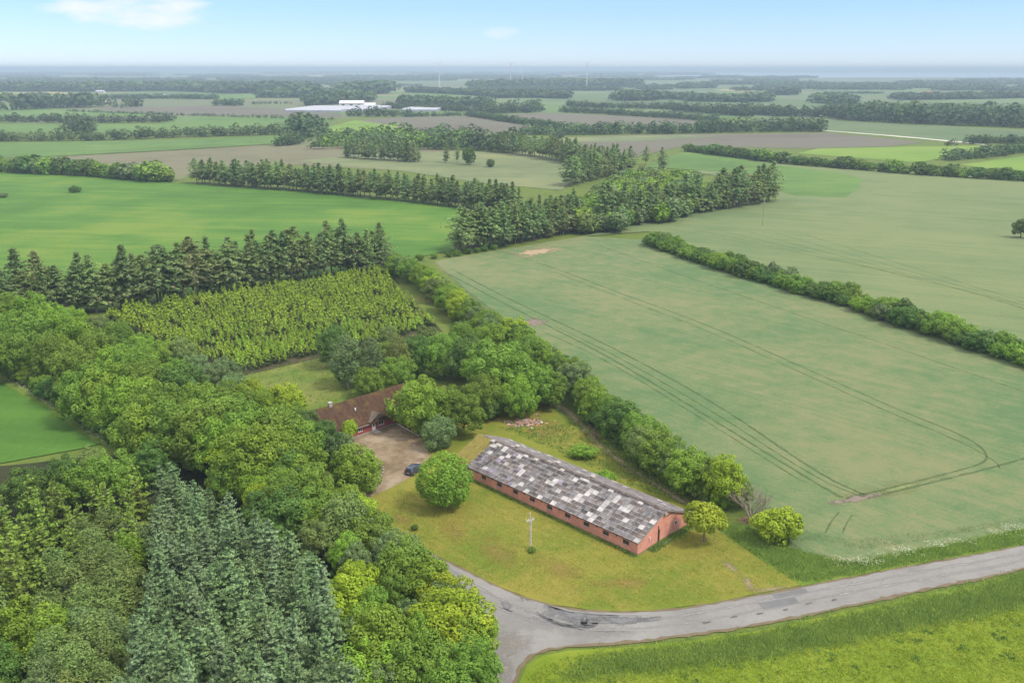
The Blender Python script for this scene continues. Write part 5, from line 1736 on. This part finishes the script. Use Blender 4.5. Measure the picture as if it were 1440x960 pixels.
for p in along([(478, 712), (505, 738), (540, 764), (576, 792), (610, 822), (640, 852), (656, 888)], 4.4, 5.0, 0.2):
    m = pick({'mid': 4, 'fresh': 4, 'bright': 2, 'olive': 1})
    row.append((place(rnd.choice(BROAD), 'broadleaf_tree', p.x, p.y, rnd.uniform(7.0, 8.8), m, widen=rnd.uniform(0.95, 1.15)), m))
number_from(row, 'broadleaf tree of the foreground wood', 'the road fork', ROADPT, 'broadleaf trees of the foreground wood')

# ------------------------------------------------------------------ young fir plantation
fx = []
poly = gpx([(140, 449), (182, 439), (538, 384), (566, 420), (612, 462), (480, 492), (348, 522), (240, 496)])
ca = math.sqrt(0.5)
q = [Vector((p.x * ca + p.y * ca, -p.x * ca + p.y * ca)) for p in poly]
x = min(p.x for p in q)
gap_a, gap_b = P(300, 489).to_2d(), P(620, 440).to_2d()
gd = (gap_b - gap_a).normalized()
fir_row = 0
while x < max(p.x for p in q):
    fir_row, fir_n = fir_row + 1, 0
    y = min(p.y for p in q)
    while y < max(p.y for p in q):
        px, py = x + rnd.gauss(0, 0.16), y + rnd.gauss(0, 0.16)
        w = Vector((px * ca - py * ca, px * ca + py * ca))
        dgap = abs((w - gap_a).x * gd.y - (w - gap_a).y * gd.x)
        if inside(w, poly) and dgap > 1.5 and rnd.random() > 0.1:
            fir_n += 1
            fx.append((w, fir_row, fir_n))
        y += 2.05
    x += 2.2
fx.sort(key=lambda w: w[0].length)
for w, nr, nf in fx[:300]:
    o = place(rnd.choice(SAPL), 'young_fir', w.x, w.y, rnd.uniform(2.4, 4.4), 'sapling', widen=rnd.uniform(0.9, 1.2))
    tag(o, f'young yellow-green fir, {ordinal(nf)} from the garden edge in the {ordinal(nr)} row from the left', 'tree', 'young firs in the plantation')


def bake(protos, spots, name, mats, idx_of=None):
    """Many small plants joined into one mesh of kind stuff."""
    AV, AF, AI, base = [], [], [], 0
    data = []
    for me in protos:
        v = np.empty(len(me.vertices) * 3, np.float32)
        me.vertices.foreach_get('co', v)
        f = np.empty(len(me.loops), np.int32)
        me.loops.foreach_get('vertex_index', f)
        ix = np.empty(len(me.polygons), np.int32)
        me.polygons.foreach_get('material_index', ix)
        data.append((v.reshape(-1, 3), f.reshape(-1, 4), ix))
    for (x, y, z, s, wd_, k, mi) in spots:
        v, f, ix = data[k % len(data)]
        a = rng.uniform(0, 6.28)
        c_, s_ = math.cos(a), math.sin(a)
        R = np.array([[c_ * wd_, s_ * wd_, 0], [-s_ * wd_, c_ * wd_, 0], [0, 0, 1]], np.float32) * s
        AV.append(v @ R + np.array([x, y, z], np.float32))
        AF.append(f + base)
        AI.append(np.full(len(f), mi) + ix)
        base += len(v)
    return obj(name, np_mesh(name, np.concatenate(AV), np.concatenate(AF), mats, np.concatenate(AI)))


SAPL_LOW = [proto_spruce(540 + i, 2.7, 0.76, 0.2, 0.33, 5, 0.26, 0.5, 0.38, 0.02, 1.6, power=1.05, inner='firdark').crown for i in range(2)]
spots = [(w.x, w.y, 0, rnd.uniform(0.9, 1.65), rnd.uniform(0.9, 1.2), rnd.randrange(2), 0) for w, _, _ in fx[300:]]
tag(bake(SAPL_LOW, spots, 'young_firs', [L['sapling'], L['firdark']]), 'far rows of the young yellow-green fir plantation', 'plantation', None, 'stuff')

# ------------------------------------------------------------------ pine rows and mid-distance woods
def pine_row(line, spacing, rows, gap, hr, protos, what, where, group, mat='pine', name='pine_tree'):
    out = []
    for p in along(line, spacing):
        for k in range(rows):
            h = rnd.uniform(*hr)
            q = p + Vector((rnd.uniform(-0.7, 0.7) + gap * k * 0.35, rnd.uniform(-0.7, 0.7) + gap * k * 0.94))
            m = pick({'pine': 3, 'pinegreen': 4, 'pineold': 1})
            out.append((place(rnd.choice(protos), name, q.x, q.y, h, m, widen=rnd.uniform(1.25, 1.8)), m))
    number_along(out, what, where, group)
    return out


pine_row([(-60, 452), (60, 444), (150, 438), (300, 412), (430, 392), (545, 376)], 4.4, 2, 4.0, (12, 20), PINE, 'pine from the left', 'in the row behind the fir plantation', 'pines behind the fir plantation')
pine_row([(278, 258), (420, 269), (560, 282), (650, 293), (730, 303)], 6.0, 2, 5.0, (13, 18), PINEF, 'pine from the left', 'in the row along the bright grass field', 'pines along the bright grass field')
pine_row([(643, 356), (690, 349), (750, 338), (808, 326)], 5.6, 4, 6.0, (13, 18), PINEF, 'pine from the left', 'in the dense clump behind the wheat', 'pines of the clump behind the wheat')
pine_row([(850, 321), (900, 313), (960, 303), (1020, 294), (1086, 283)], 5.6, 2, 6.0, (14, 22), PINEF, 'pine from the left', 'along the front of the mixed wood', 'pines at the front of the mixed wood')
pine_row([(700, 215), (760, 222), (830, 236), (870, 244)], 10, 2, 9, (15, 20), PINEF, 'pine from the left', 'in the belt beyond the thin crop', 'pines beyond the thin crop field')
pine_row([(488, 222), (530, 225), (598, 229)], 9, 2, 6, (14, 18), PINEF, 'pine from the left', 'in the small group before the light wood', 'pines before the light green wood')
pine_row([(800, 262), (840, 252), (880, 244)], 9, 3, 9, (14, 19), PINEF, 'dark pine from the left', 'at the back of the mixed wood', 'pines at the back of the mixed wood')
T_(PINEF[0], 626, 229, 20, 0.0, 'pine', 'lone tall pine between the two groups in the thin crop', 'pine_tree')
T_(PINEF[2], 643, 230, 17, 0.0, 'pine', 'slim pine beside the round tree in the thin crop', 'pine_tree', 0.7)
T_(FARB[0], 660, 232, 14, 0.0, 'dark', 'round dark tree beside the slim pine in the thin crop', widen=0.8)
T_(FARS[0], 690, 235, 6, 0.0, 'dark', 'low dark bush right of the round tree in the thin crop', 'bush', cat='bush')
T_(PINEF[1], 930, 241, 17, 0.0, 'pine', 'lone wide pine on the grass behind the mixed wood', 'pine_tree', 1.5)
T_(PINEF[3], 908, 232, 14, 0.0, 'pine', 'small pine left of the lone wide pine', 'pine_tree', 1.2)
row = []
for p in fill_poly([(815, 318), (850, 318), (900, 308), (950, 300), (1000, 280), (985, 258), (930, 248), (880, 250), (840, 275), (800, 300)], 4, 7.5, 0.3):
    m = pick({'fresh': 4, 'olive': 4, 'grey': 2, 'mid': 1})
    row.append((place(rnd.choice(FARB), 'broadleaf_tree', p.x, p.y, rnd.uniform(8, 11), m, widen=rnd.uniform(1, 1.3)), m))
number_from(row, 'leafy tree inside the mixed wood', 'the lone wide pine', P(930, 241).to_2d(), 'leafy trees of the mixed wood')
row = []
for p in along([(590, 366), (640, 360), (700, 350)], 5, 0):
    m = pick({'dark': 2, 'mid': 3})
    row.append((place(rnd.choice(SHRUB), 'bush', p.x, p.y, rnd.uniform(2, 3.4), m, widen=1.2, cat='bush'), m))
number_along(row, 'low bush from the left', 'at the far corner of the wheat field', 'low bushes at the far wheat corner')
for k, (line, sp, hr, what, where, grp) in enumerate((
        ([(-60, 236), (0, 241), (120, 247), (235, 256)], 9.0, (8, 13), 'tree from the left', 'in the dark hedge left of the middle pines', 'trees of the dark left hedge'),
        ([(968, 213), (1030, 221), (1110, 231), (1200, 238), (1280, 245), (1360, 250), (1460, 256)], 7.5, (6, 9.5), 'tree from the left', 'in the dark hedge beyond the pale crop', 'trees of the dark right hedge'))):
    row = []
    for p in along(line, sp):
        m = pick({'dark': 4, 'mid': 2.5, 'grey': 1})
        row.append((place(rnd.choice(FARS), 'hedge_tree', p.x, p.y, rnd.uniform(*hr), m, widen=rnd.uniform(1.0, 1.45)), m))
    number_along(row, what, where, grp)

# ------------------------------------------------------------------ far tree belts and woods (each reads as one mass)
CL = []
for i in range(4):
    V, F, _ = leafy_crown(600 + i, 0.5, 0.5, 0.5, 14, 0.2, 90, 0.2, -0.85, rough=0.4)
    CL.append(np_mesh('clump', V, F))
CLF = []
for i in range(3):
    V, F, _ = leafy_crown(620 + i, 0.55, 0.5, 0.5, 9, 0.26, 30, 0.36, -0.8, rough=0.4)
    CLF.append(np_mesh('clump', V, F))


def belt(line, hpx, label, rows=2, dens=1.0, mats=('far', 'farmid'), name='tree_belt', depth=None, cat='tree belt'):
    pts = [P(x, y).to_2d() for x, y in line]
    dist = sum(p.length for p in pts) / len(pts)
    h = hpx * dist / FPX * 1.06
    sp = max(h * 0.62, dist * 0.0035) / dens
    spots = []
    gap = (depth or rows * h * 0.8) / max(rows, 1)
    for p in along(line, sp):
        for k in range(rows):
            s = h * rnd.uniform(0.6, 1.12)
            q = p + Vector((rnd.uniform(-0.4, 0.4) * sp, k * gap + rnd.uniform(-0.3, 0.3) * gap))
            spots.append((q.x, q.y, -0.1, s, rnd.uniform(0.8, 1.25) * (1.15 if dist < 2000 else 1.5), rnd.randrange(4), rnd.choices((0, 1), (2, 1))[0]))
    o = bake(CL if dist < 1700 else CLF, spots, name, [L[m] for m in mats])
    tag(o, label, cat, None, 'stuff')


DK, DM, GR = ('far', 'farmid'), ('farmid', 'far'), ('farmid', 'mid')
belt([(-200, 201), (0, 199), (130, 198), (260, 193), (400, 189)], 13, 'bushy hedge along the long pale green field', 2, 1, ('farmid', 'grey'))
belt([(408, 196), (430, 193), (448, 190)], 26, 'dark tree clump at the end of the bushy hedge', 3, 1, DK)
belt([(393, 206), (410, 204), (420, 200)], 14, 'small bush group by the tan field corner', 2, 1, DM)
belt([(95, 187), (110, 188), (125, 189)], 16, 'tree clump crossing between the two left hedges', 3)
belt([(-200, 173), (0, 172), (100, 173), (150, 173), (240, 172)], 10, 'dark hedge above the small left field', 2)
belt([(15, 155), (60, 153), (135, 151)], 17, 'dark wood on the far left', 4)
belt([(-200, 147), (0, 142), (60, 140)], 8, 'dark wood edge at the left margin', 4)
belt([(160, 152), (178, 152)], 7, 'small tree group in the far left field', 1)
belt([(182, 151), (192, 151)], 13, 'tall far tree group left of the brown field', 2)
belt([(95, 157), (200, 161), (330, 165), (470, 169)], 4, 'thin low hedge along the far green field', 1, 1, DM)
belt([(303, 149), (340, 149)], 9, 'small dark copse on the far brown field', 3)
belt([(355, 147), (410, 146)], 4, 'thin copse before the glasshouses', 1)
belt([(430, 149), (480, 146), (520, 143)], 14, 'dark wood behind the left glasshouses', 4)
belt([(-200, 131), (0, 129), (120, 129), (240, 128), (320, 131)], 11, 'long far wood across the left distance', 6)
belt([(140, 139), (240, 139), (300, 140)], 6, 'low far wood below the long left wood', 3)
belt([(315, 132), (365, 131), (440, 133)], 14, 'dark rounded wood in the left distance', 5)
belt([(366, 138), (430, 138), (500, 138)], 12, 'dark wood above the glasshouses', 5)
belt([(455, 146), (480, 144)], 14, 'dark trees left of the white farm', 3)
belt([(480, 134), (540, 132)], 16, 'dark wood behind the white farm', 5)
belt([(563, 147), (620, 149), (690, 151)], 12, 'dark flat wood right of the white farm', 5)
belt([(520, 121), (593, 121)], 3, 'thin far wood near the horizon on the left', 4)
belt([(573, 130), (640, 133), (690, 136)], 8, 'bluish far wood in the middle distance', 6)
belt([(668, 127), (720, 125), (800, 123), (900, 123)], 11, 'long blue wood below the wind turbines', 8)
belt([(695, 138), (760, 138), (800, 139)], 10, 'wood block right of the central distance', 6)
belt([(870, 142), (905, 142), (920, 141)], 13, 'dark copse right of the central woods', 5)
belt([(930, 140), (980, 141)], 10, 'dark copse before the yellow strip', 4)
belt([(490, 164), (530, 164), (575, 164)], 12, 'row of trees before the glasshouses', 2, 1, DK)
belt([(540, 152), (600, 155), (680, 158)], 8, 'bushy hedge right of the glasshouses', 3)
belt([(570, 165), (650, 163)], 6, 'low hedge above the purple field', 2)
belt([(655, 163), (700, 170), (750, 177), (790, 183)], 9, 'diagonal hedge above the brown field', 2)
belt([(690, 160), (735, 159), (760, 158)], 14, 'tree clump behind the diagonal hedge', 4)
belt([(740, 190), (800, 190), (860, 189), (960, 188), (1010, 187)], 15, 'long bushy belt behind the brown field', 3, 1, ('far', 'grey'))
belt([(1000, 187), (1060, 186), (1160, 185)], 17, 'thick tree belt above the long brown field', 4, 1, DK)
belt([(790, 158), (850, 161), (930, 166), (1010, 171)], 9, 'hedge along the reddish field', 2)
belt([(800, 150), (840, 152), (900, 153), (960, 155)], 8, 'far hedge in the right middle distance', 3)
belt([(950, 157), (1000, 160), (1060, 165)], 12, 'dark hedge before the grey field', 3)
belt([(1040, 160), (1100, 164), (1200, 166)], 13, 'tree belt left of the broad right wood', 4)
belt([(1200, 170), (1300, 175), (1440, 180), (1600, 186)], 22, 'broad dark wood at the right edge', 6)
belt([(1230, 158), (1320, 160), (1440, 164), (1600, 168)], 12, 'olive wood behind the broad right wood', 6, 1, ('grey', 'farmid'))
belt([(1160, 146), (1210, 146)], 12, 'square dark copse on the right far field', 5)
belt([(1090, 134), (1120, 134)], 9, 'small dark copse right of the yellow strip', 4)
belt([(970, 143), (1030, 144), (1085, 143)], 11, 'long dark wood below the yellow strip', 5)
belt([(1270, 141), (1350, 140), (1440, 138)], 8, 'far wood on the right', 6)
belt([(1160, 132), (1240, 132)], 3, 'thin wood strip in the right distance', 4)
belt([(1005, 116), (1035, 116)], 4, 'dark far copse before the sea', 5)
belt([(1055, 118), (1100, 117)], 5, 'dark far wood before the sea', 6)
belt([(1200, 121), (1270, 119)], 3, 'low coastal wood on the right', 6)
belt([(960, 125), (1000, 124)], 7, 'blue copse left of the yellow strip', 6)
belt([(1340, 226), (1400, 220), (1460, 212), (1560, 200)], 12, 'bushy hedge between the two lime green fields', 2, 1, DM)
belt([(1368, 203), (1400, 202), (1440, 203), (1520, 206)], 10, 'dark trees at the end of the pale track', 3)
belt([(1330, 205), (1345, 205)], 8, 'lone bush pair beside the pale track', 1)
belt([(450, 209), (520, 210), (600, 211), (670, 211)], 22, 'light green wood in the middle distance', 6, 1.1, GR, depth=150)
belt([(560, 191), (620, 189), (680, 190)], 14, 'dark trees on the back edge of the light green wood', 1, 0.7, DK)
belt([(670, 212), (700, 214), (745, 216)], 26, 'dark tall trees at the right end of the light green wood', 4, 1, DK)
belt([(780, 200), (790, 192)], 8, 'low bushes by the pine belt', 2)
far_names = ['far wood strip {} rows short of the horizon']
rb = random.Random(21)
FARW = []
for k in range(120):
    y = 100.5 + 30 * rb.random() ** 1.2
    x = rb.uniform(-60, 1000 if y < 113 else 1500)
    w = rb.uniform(40, 170)
    FARW.append((x, y, w, rb.uniform(1.6, 3.2) + (y - 100) * 0.14))
AVs = []
for x, y, w, hpx in FARW:
    dist = P(x, y).length
    h = min(hpx * dist / FPX, 26)
    sp = max(h * 0.9, dist * 0.004)
    for p in along([(x, y), (x + w, y + rb.uniform(-0.5, 0.5))], sp):
        for k in range(4):
            s = h * rnd.uniform(0.6, 1.1)
            AVs.append((p.x + rnd.uniform(-0.5, 0.5) * sp, p.y + k * h * 1.6, -0.2, s, rnd.uniform(1.2, 2.0), rnd.randrange(3), 0))
tag(bake(CLF, AVs, 'far_woods', [L['far']]), 'scattered dark woods fading towards the horizon', 'woods', None, 'stuff')

# ------------------------------------------------------------------ far buildings, glasshouses, wind turbines
GLW = plain_mat('whitewashed glass', (0.36, 0.37, 0.4), (0.29, 0.3, 0.33), 8, 0.4, 0.3)
def glasshouse(c, w, dp, spans, label, rz=0.0):
    o = empty('glasshouse', c, rz)
    tag(o, label, 'glasshouse', 'white glasshouses in the distance')
    d = dp / spans
    MB().box((-w / 2, 0, 0), (w / 2, dp, 3.2)).build('wall', GLW, o)
    me = MB().hexa([(-w / 2 - 0.2, 0, 3.21), (w / 2 + 0.2, 0, 3.21), (w / 2 + 0.2, d, 3.21), (-w / 2 - 0.2, d, 3.21), (-w / 2 - 0.2, d * 0.47, 5.2), (w / 2 + 0.2, d * 0.47, 5.2), (w / 2 + 0.2, d * 0.53, 5.2), (-w / 2 - 0.2, d * 0.53, 5.2)]).mesh('roof', [GLW])
    for i in range(spans):
        r = obj('roof', me, o)
        r.location.y = d * i
gc = P(440, 158)
glasshouse(gc, 96, 150, 10, 'broad white glasshouse left of the white farm', -0.12)
glasshouse(P(498, 157), 66, 150, 10, 'white glasshouse behind the dark row of trees', -0.12)
glasshouse(P(590, 157), 60, 70, 5, 'white glasshouse roof right of the dark row', -0.1)


def farm(px, py, w, dp, h, label, wall_m=WHITE, roof_m=None, rz=0.0):
    o = empty('farmhouse', P(px, py), rz)
    tag(o, label, 'building')
    MB().box((-w / 2, 0, 0), (w / 2, dp, h * 0.55)).build('wall', wall_m, o)
    m = MB()
    m.hexa([(-w / 2 - 0.4, -0.5, h * 0.55 + 0.01), (w / 2 + 0.4, -0.5, h * 0.55 + 0.01), (w / 2 + 0.4, dp + 0.5, h * 0.55 + 0.01), (-w / 2 - 0.4, dp + 0.5, h * 0.55 + 0.01),
            (-w / 2 - 0.4, dp * 0.48, h), (w / 2 + 0.4, dp * 0.48, h), (w / 2 + 0.4, dp * 0.52, h), (-w / 2 - 0.4, dp * 0.52, h)])
    m.build('roof', roof_m or WHITE, o)
    for i in range(3):
        x = -w / 2 + w * (i + 0.5) / 3
        MB().box((x - w * 0.06, -0.06, h * 0.15), (x + w * 0.06, -0.01, h * 0.4)).build('window', GLASS, o)


REDR = plain_mat('red tile roof', (0.3, 0.11, 0.07), (0.22, 0.08, 0.05), 3)
GREYR = plain_mat('grey sheet roof', (0.4, 0.41, 0.42), (0.32, 0.33, 0.34), 6)
farm(494, 150, 46, 22, 11, 'long white farm building beyond the glasshouses')
farm(520, 151, 20, 14, 8, 'small white farm shed right of the long white building')
farm(231, 138, 22, 12, 9, 'lone white farmhouse in the left distance', WHITE, GREYR)
farm(66, 118, 30, 14, 10, 'white farmhouse on the far left horizon', WHITE, WHITE)
farm(893, 121, 34, 16, 10, 'bright white house right of the wind turbines', WHITE, WHITE)
farm(843, 127, 60, 18, 7, 'long white shed below the right wind turbine', WHITE, GREYR)
farm(364, 126, 26, 12, 9, 'small white farmhouse above the dark wood', WHITE, REDR)
farm(1306, 134, 24, 14, 10, 'white farmhouse in the right distance', WHITE, REDR)
farm(930, 124, 26, 14, 10, 'pale farmhouse right of the bright white house', CREAM, REDR)
farm(286, 122, 24, 14, 9, 'red roofed farmhouse in the left distance', CREAM, REDR)
farm(140, 131, 24, 14, 8, 'pale farmhouse before the long left wood', WHITE, GREYR)


def turbine(px, py, top_px, label, rot):
    b = P(px, py)
    o = empty('wind_turbine', b)
    tag(o, label, 'wind turbine', 'wind turbines near the horizon')
    depth = b.y * math.cos(PITCH) + CAM_H * math.sin(PITCH)
    h = (py - top_px) / FPX * b.length * 1.0
    WT = WHITE
    MB().tube([(0, 0, 0), (0, 0, h)], [1.9, 1.0], 10).build('tower', WT, o)
    MB().box((-1.4, -3, h - 1.0), (1.4, 5, h + 1.6)).build('nacelle', WT, o)
    hub = MB().tube([(0, -4.2, h + 0.5), (0, -6.5, h + 0.5)], [1.5, 0.6], 8).build('hub', WT, o)
    for k in range(3):
        a = rot + k * 2.0944
        m = MB()
        dx, dz = math.sin(a), math.cos(a)
        ln = h * 0.26
        m.tube([(dx * 1.0, -5.2, h + 0.5 + dz * 1.0), (dx * ln * 0.3, -5.2, h + 0.5 + dz * ln * 0.3), (dx * ln, -5.2, h + 0.5 + dz * ln)], [0.7, 0.95, 0.2], 5)
        m.build('blade', WT, o)


turbine(618, 124, 93, 'faint white wind turbine left of the other two tall ones', 3.14)
turbine(718, 124, 92.6, 'tall white wind turbine in the middle of the row', 3.3)
turbine(825, 124, 92.6, 'tall white wind turbine on the right of the row', 2.95)
turbine(735, 124, 104, 'smallest wind turbine close beside the middle one', 3.2)

# ------------------------------------------------------------------ grass tufts, weeds, flowers
def tufts(name, label, spots, mat, hgt=(0.25, 0.5), blades=6, wid=0.07, spread=0.2, lean=0.5, cat='grass', soft=0.0):
    n = len(spots)
    S = np.array([(p.x, p.y) for p in spots]) + rng.normal(scale=soft, size=(n, 2))
    N = n * blades
    b = np.repeat(S, blades, 0) + rng.normal(scale=spread, size=(N, 2))
    h = rng.uniform(hgt[0], hgt[1], N)
    a = rng.uniform(0, 2 * math.pi, N)
    wv = np.stack([np.cos(a), np.sin(a)], 1) * wid * rng.uniform(0.6, 1.4, (N, 1))
    tip = b + rng.normal(scale=lean, size=(N, 2)) * h[:, None]
    V = np.zeros((N, 3, 3))
    V[:, 0, :2] = b - wv
    V[:, 1, :2] = b + wv
    V[:, 2, :2] = tip
    V[:, 2, 2] = h
    V[:, :2, 2] = 0.02
    o = obj(name, np_mesh(name, V.reshape(-1, 3), np.arange(N * 3).reshape(-1, 3), [mat]))
    tag(o, label, cat, None, 'stuff')


def scatter(px_poly, n, z=0.0):
    poly = gpx(px_poly)
    x0, x1, y0, y1 = min(p.x for p in poly), max(p.x for p in poly), min(p.y for p in poly), max(p.y for p in poly)
    out = []
    while len(out) < n:
        p = Vector((rnd.uniform(x0, x1), rnd.uniform(y0, y1)))
        if inside(p, poly):
            out.append(p)
    return out


tufts('verge_grass', 'tall grass along the lower edge of the road', scatter([(1460, 806), (1330, 838), (1200, 866), (1060, 896), (950, 912), (870, 922), (830, 930), (800, 945), (800, 955), (860, 945), (960, 936), (1080, 920), (1220, 893), (1460, 845)], 16000), GRASS_V, (0.12, 0.45), 5, 0.045, soft=0.9)
tufts('verge_grass', 'tall grass between the road and the wheat', scatter([(1122, 816), (1010, 744), (1040, 735), (1112, 772), (1195, 790), (1310, 770), (1460, 741), (1460, 760), (1300, 787), (1150, 815)], 12000), GRASS_V, (0.15, 0.5), 5, 0.045, soft=0.3)
tufts('meadow_grass', 'short tufted grass of the near meadow', scatter([(1460, 812), (1200, 866), (950, 912), (800, 922), (745, 945), (730, 985), (1460, 985)], 12000), GRASS_M, (0.08, 0.22), 5, 0.07, 0.25)
tufts('lawn_grass', 'tufts of dry grass on the lawn around the barn', scatter([(1120, 818), (1000, 742), (900, 785), (660, 682), (560, 690), (520, 712), (592, 768), (705, 824), (840, 857), (1000, 846)], 9000), GRASS_L, (0.05, 0.16), 5, 0.06, 0.22)
tufts('weeds', 'rough green weeds behind the barn', scatter([(960, 700), (880, 630), (830, 590), (780, 600), (700, 600), (800, 640), (900, 690)], 1300), GRASS_V, (0.15, 0.5), 5, 0.08, 0.3)
tufts('weeds', 'green weeds along the foot of the barn walls', [corner + Vector((rnd.uniform(-0.7071, -0.7071) * t - 0.7071 * o_, 0.7071 * t - 0.7071 * o_, 0)) for t, o_ in ((rnd.uniform(0, 41), abs(rnd.gauss(0, 0.25)) + 0.12) for _ in range(700))]
      + [corner + Vector((0.7071 * t + 0.7071 * o_, 0.7071 * t - 0.7071 * o_, 0)) for t, o_ in ((rnd.uniform(2.5, 13), abs(rnd.gauss(0, 0.5)) + 0.15) for _ in range(900))], GRASS_V, (0.1, 0.5), 5, 0.07, 0.12)
tufts('crop_edge', 'taller wheat blades at the near edge of the field', scatter([(1112, 765), (1150, 760), (1210, 775), (1330, 756), (1440, 736), (1440, 730), (1300, 752), (1200, 760), (1140, 750), (1040, 690), (1020, 690)], 1500), WHEAT_B, (0.3, 0.62), 5, 0.06, 0.25)
dock = []
for p in scatter([(1460, 830), (1200, 890), (950, 945), (800, 960), (760, 985), (1460, 985)], 55):
    dock += [p + Vector((rnd.gauss(0, 0.3), rnd.gauss(0, 0.3))) for _ in range(rnd.randint(3, 12))]
tufts('dock_leaves', 'dark clumps of broad leaved weeds dotted over the near meadow', dock, L['dark'], (0.1, 0.3), 5, 0.1, 0.15)
tufts('garden_weeds', 'rough grass in the garden behind the house', scatter([(345, 526), (440, 502), (560, 472), (640, 470), (560, 540), (450, 590), (410, 590)], 1800), GRASS_V, (0.1, 0.3), 5, 0.09, 0.3)


def flowers(name, label, spots, hgt=0.85):
    n = len(spots)
    k = 5
    S = np.array([(p.x, p.y, hgt * rnd.uniform(0.7, 1.15)) for p in spots])
    c = np.repeat(S, k, 0) + rng.normal(scale=(0.2, 0.2, 0.06), size=(n * k, 3))
    nr = unit(rng.normal(scale=0.3, size=(n * k, 3)) + np.array([0, 0, 1]))
    V, F = cards(c, nr, rng.uniform(0.06, 0.13, n * k), 1.1)
    o = obj(name, np_mesh(name, V, F, [L['blossom']]))
    tag(o, label, 'flowers', None, 'stuff')


fl = []
for cx, cy, n, sx in ((1210, 792, 60, 1.6), (1272, 777, 40, 1.3), (1318, 770, 34, 1.1), (1250, 784, 16, 1.6), (1345, 766, 14, 1.6), (1425, 745, 40, 1.6), (1400, 752, 20, 1.8), (1190, 794, 14, 2.0)):
    c = P(cx, cy).to_2d()
    fl += [c + Vector((rnd.gauss(0, sx), rnd.gauss(0, 0.5) - 0.1)) for _ in range(n)]
flowers('cow_parsley', 'white cow parsley flowering on the roadside verge', fl)
fl2 = [P(x, y).to_2d() + Vector((rnd.gauss(0, 0.5), rnd.gauss(0, 0.5))) for x, y in ((10 + 140 * t, 533 + 92 * t) for t in (rnd.random() for _ in range(420)))]
flowers('cow_parsley', 'white cow parsley along the foot of the avenue', fl2, 0.9)

# ------------------------------------------------------------------ the air
hz = MB().box((-REACH - 400, -2900, -1.05), (REACH + 400, REACH + 400, 89))
hm, nt, out = new_mat('haze')
vol = nt.nodes.new('ShaderNodeVolumePrincipled')
vol.inputs['Color'].default_value = (0.50, 0.635, 0.725, 1)
vol.inputs['Density'].default_value = 1.7e-4
vol.inputs['Anisotropy'].default_value = 0.0
nt.links.new(vol.outputs[0], out.inputs['Volume'])
tag(hz.build('haze', hm), 'thin blue haze over the farmland', None, None, 'stuff')

# every far sheet and tree is built; report nothing
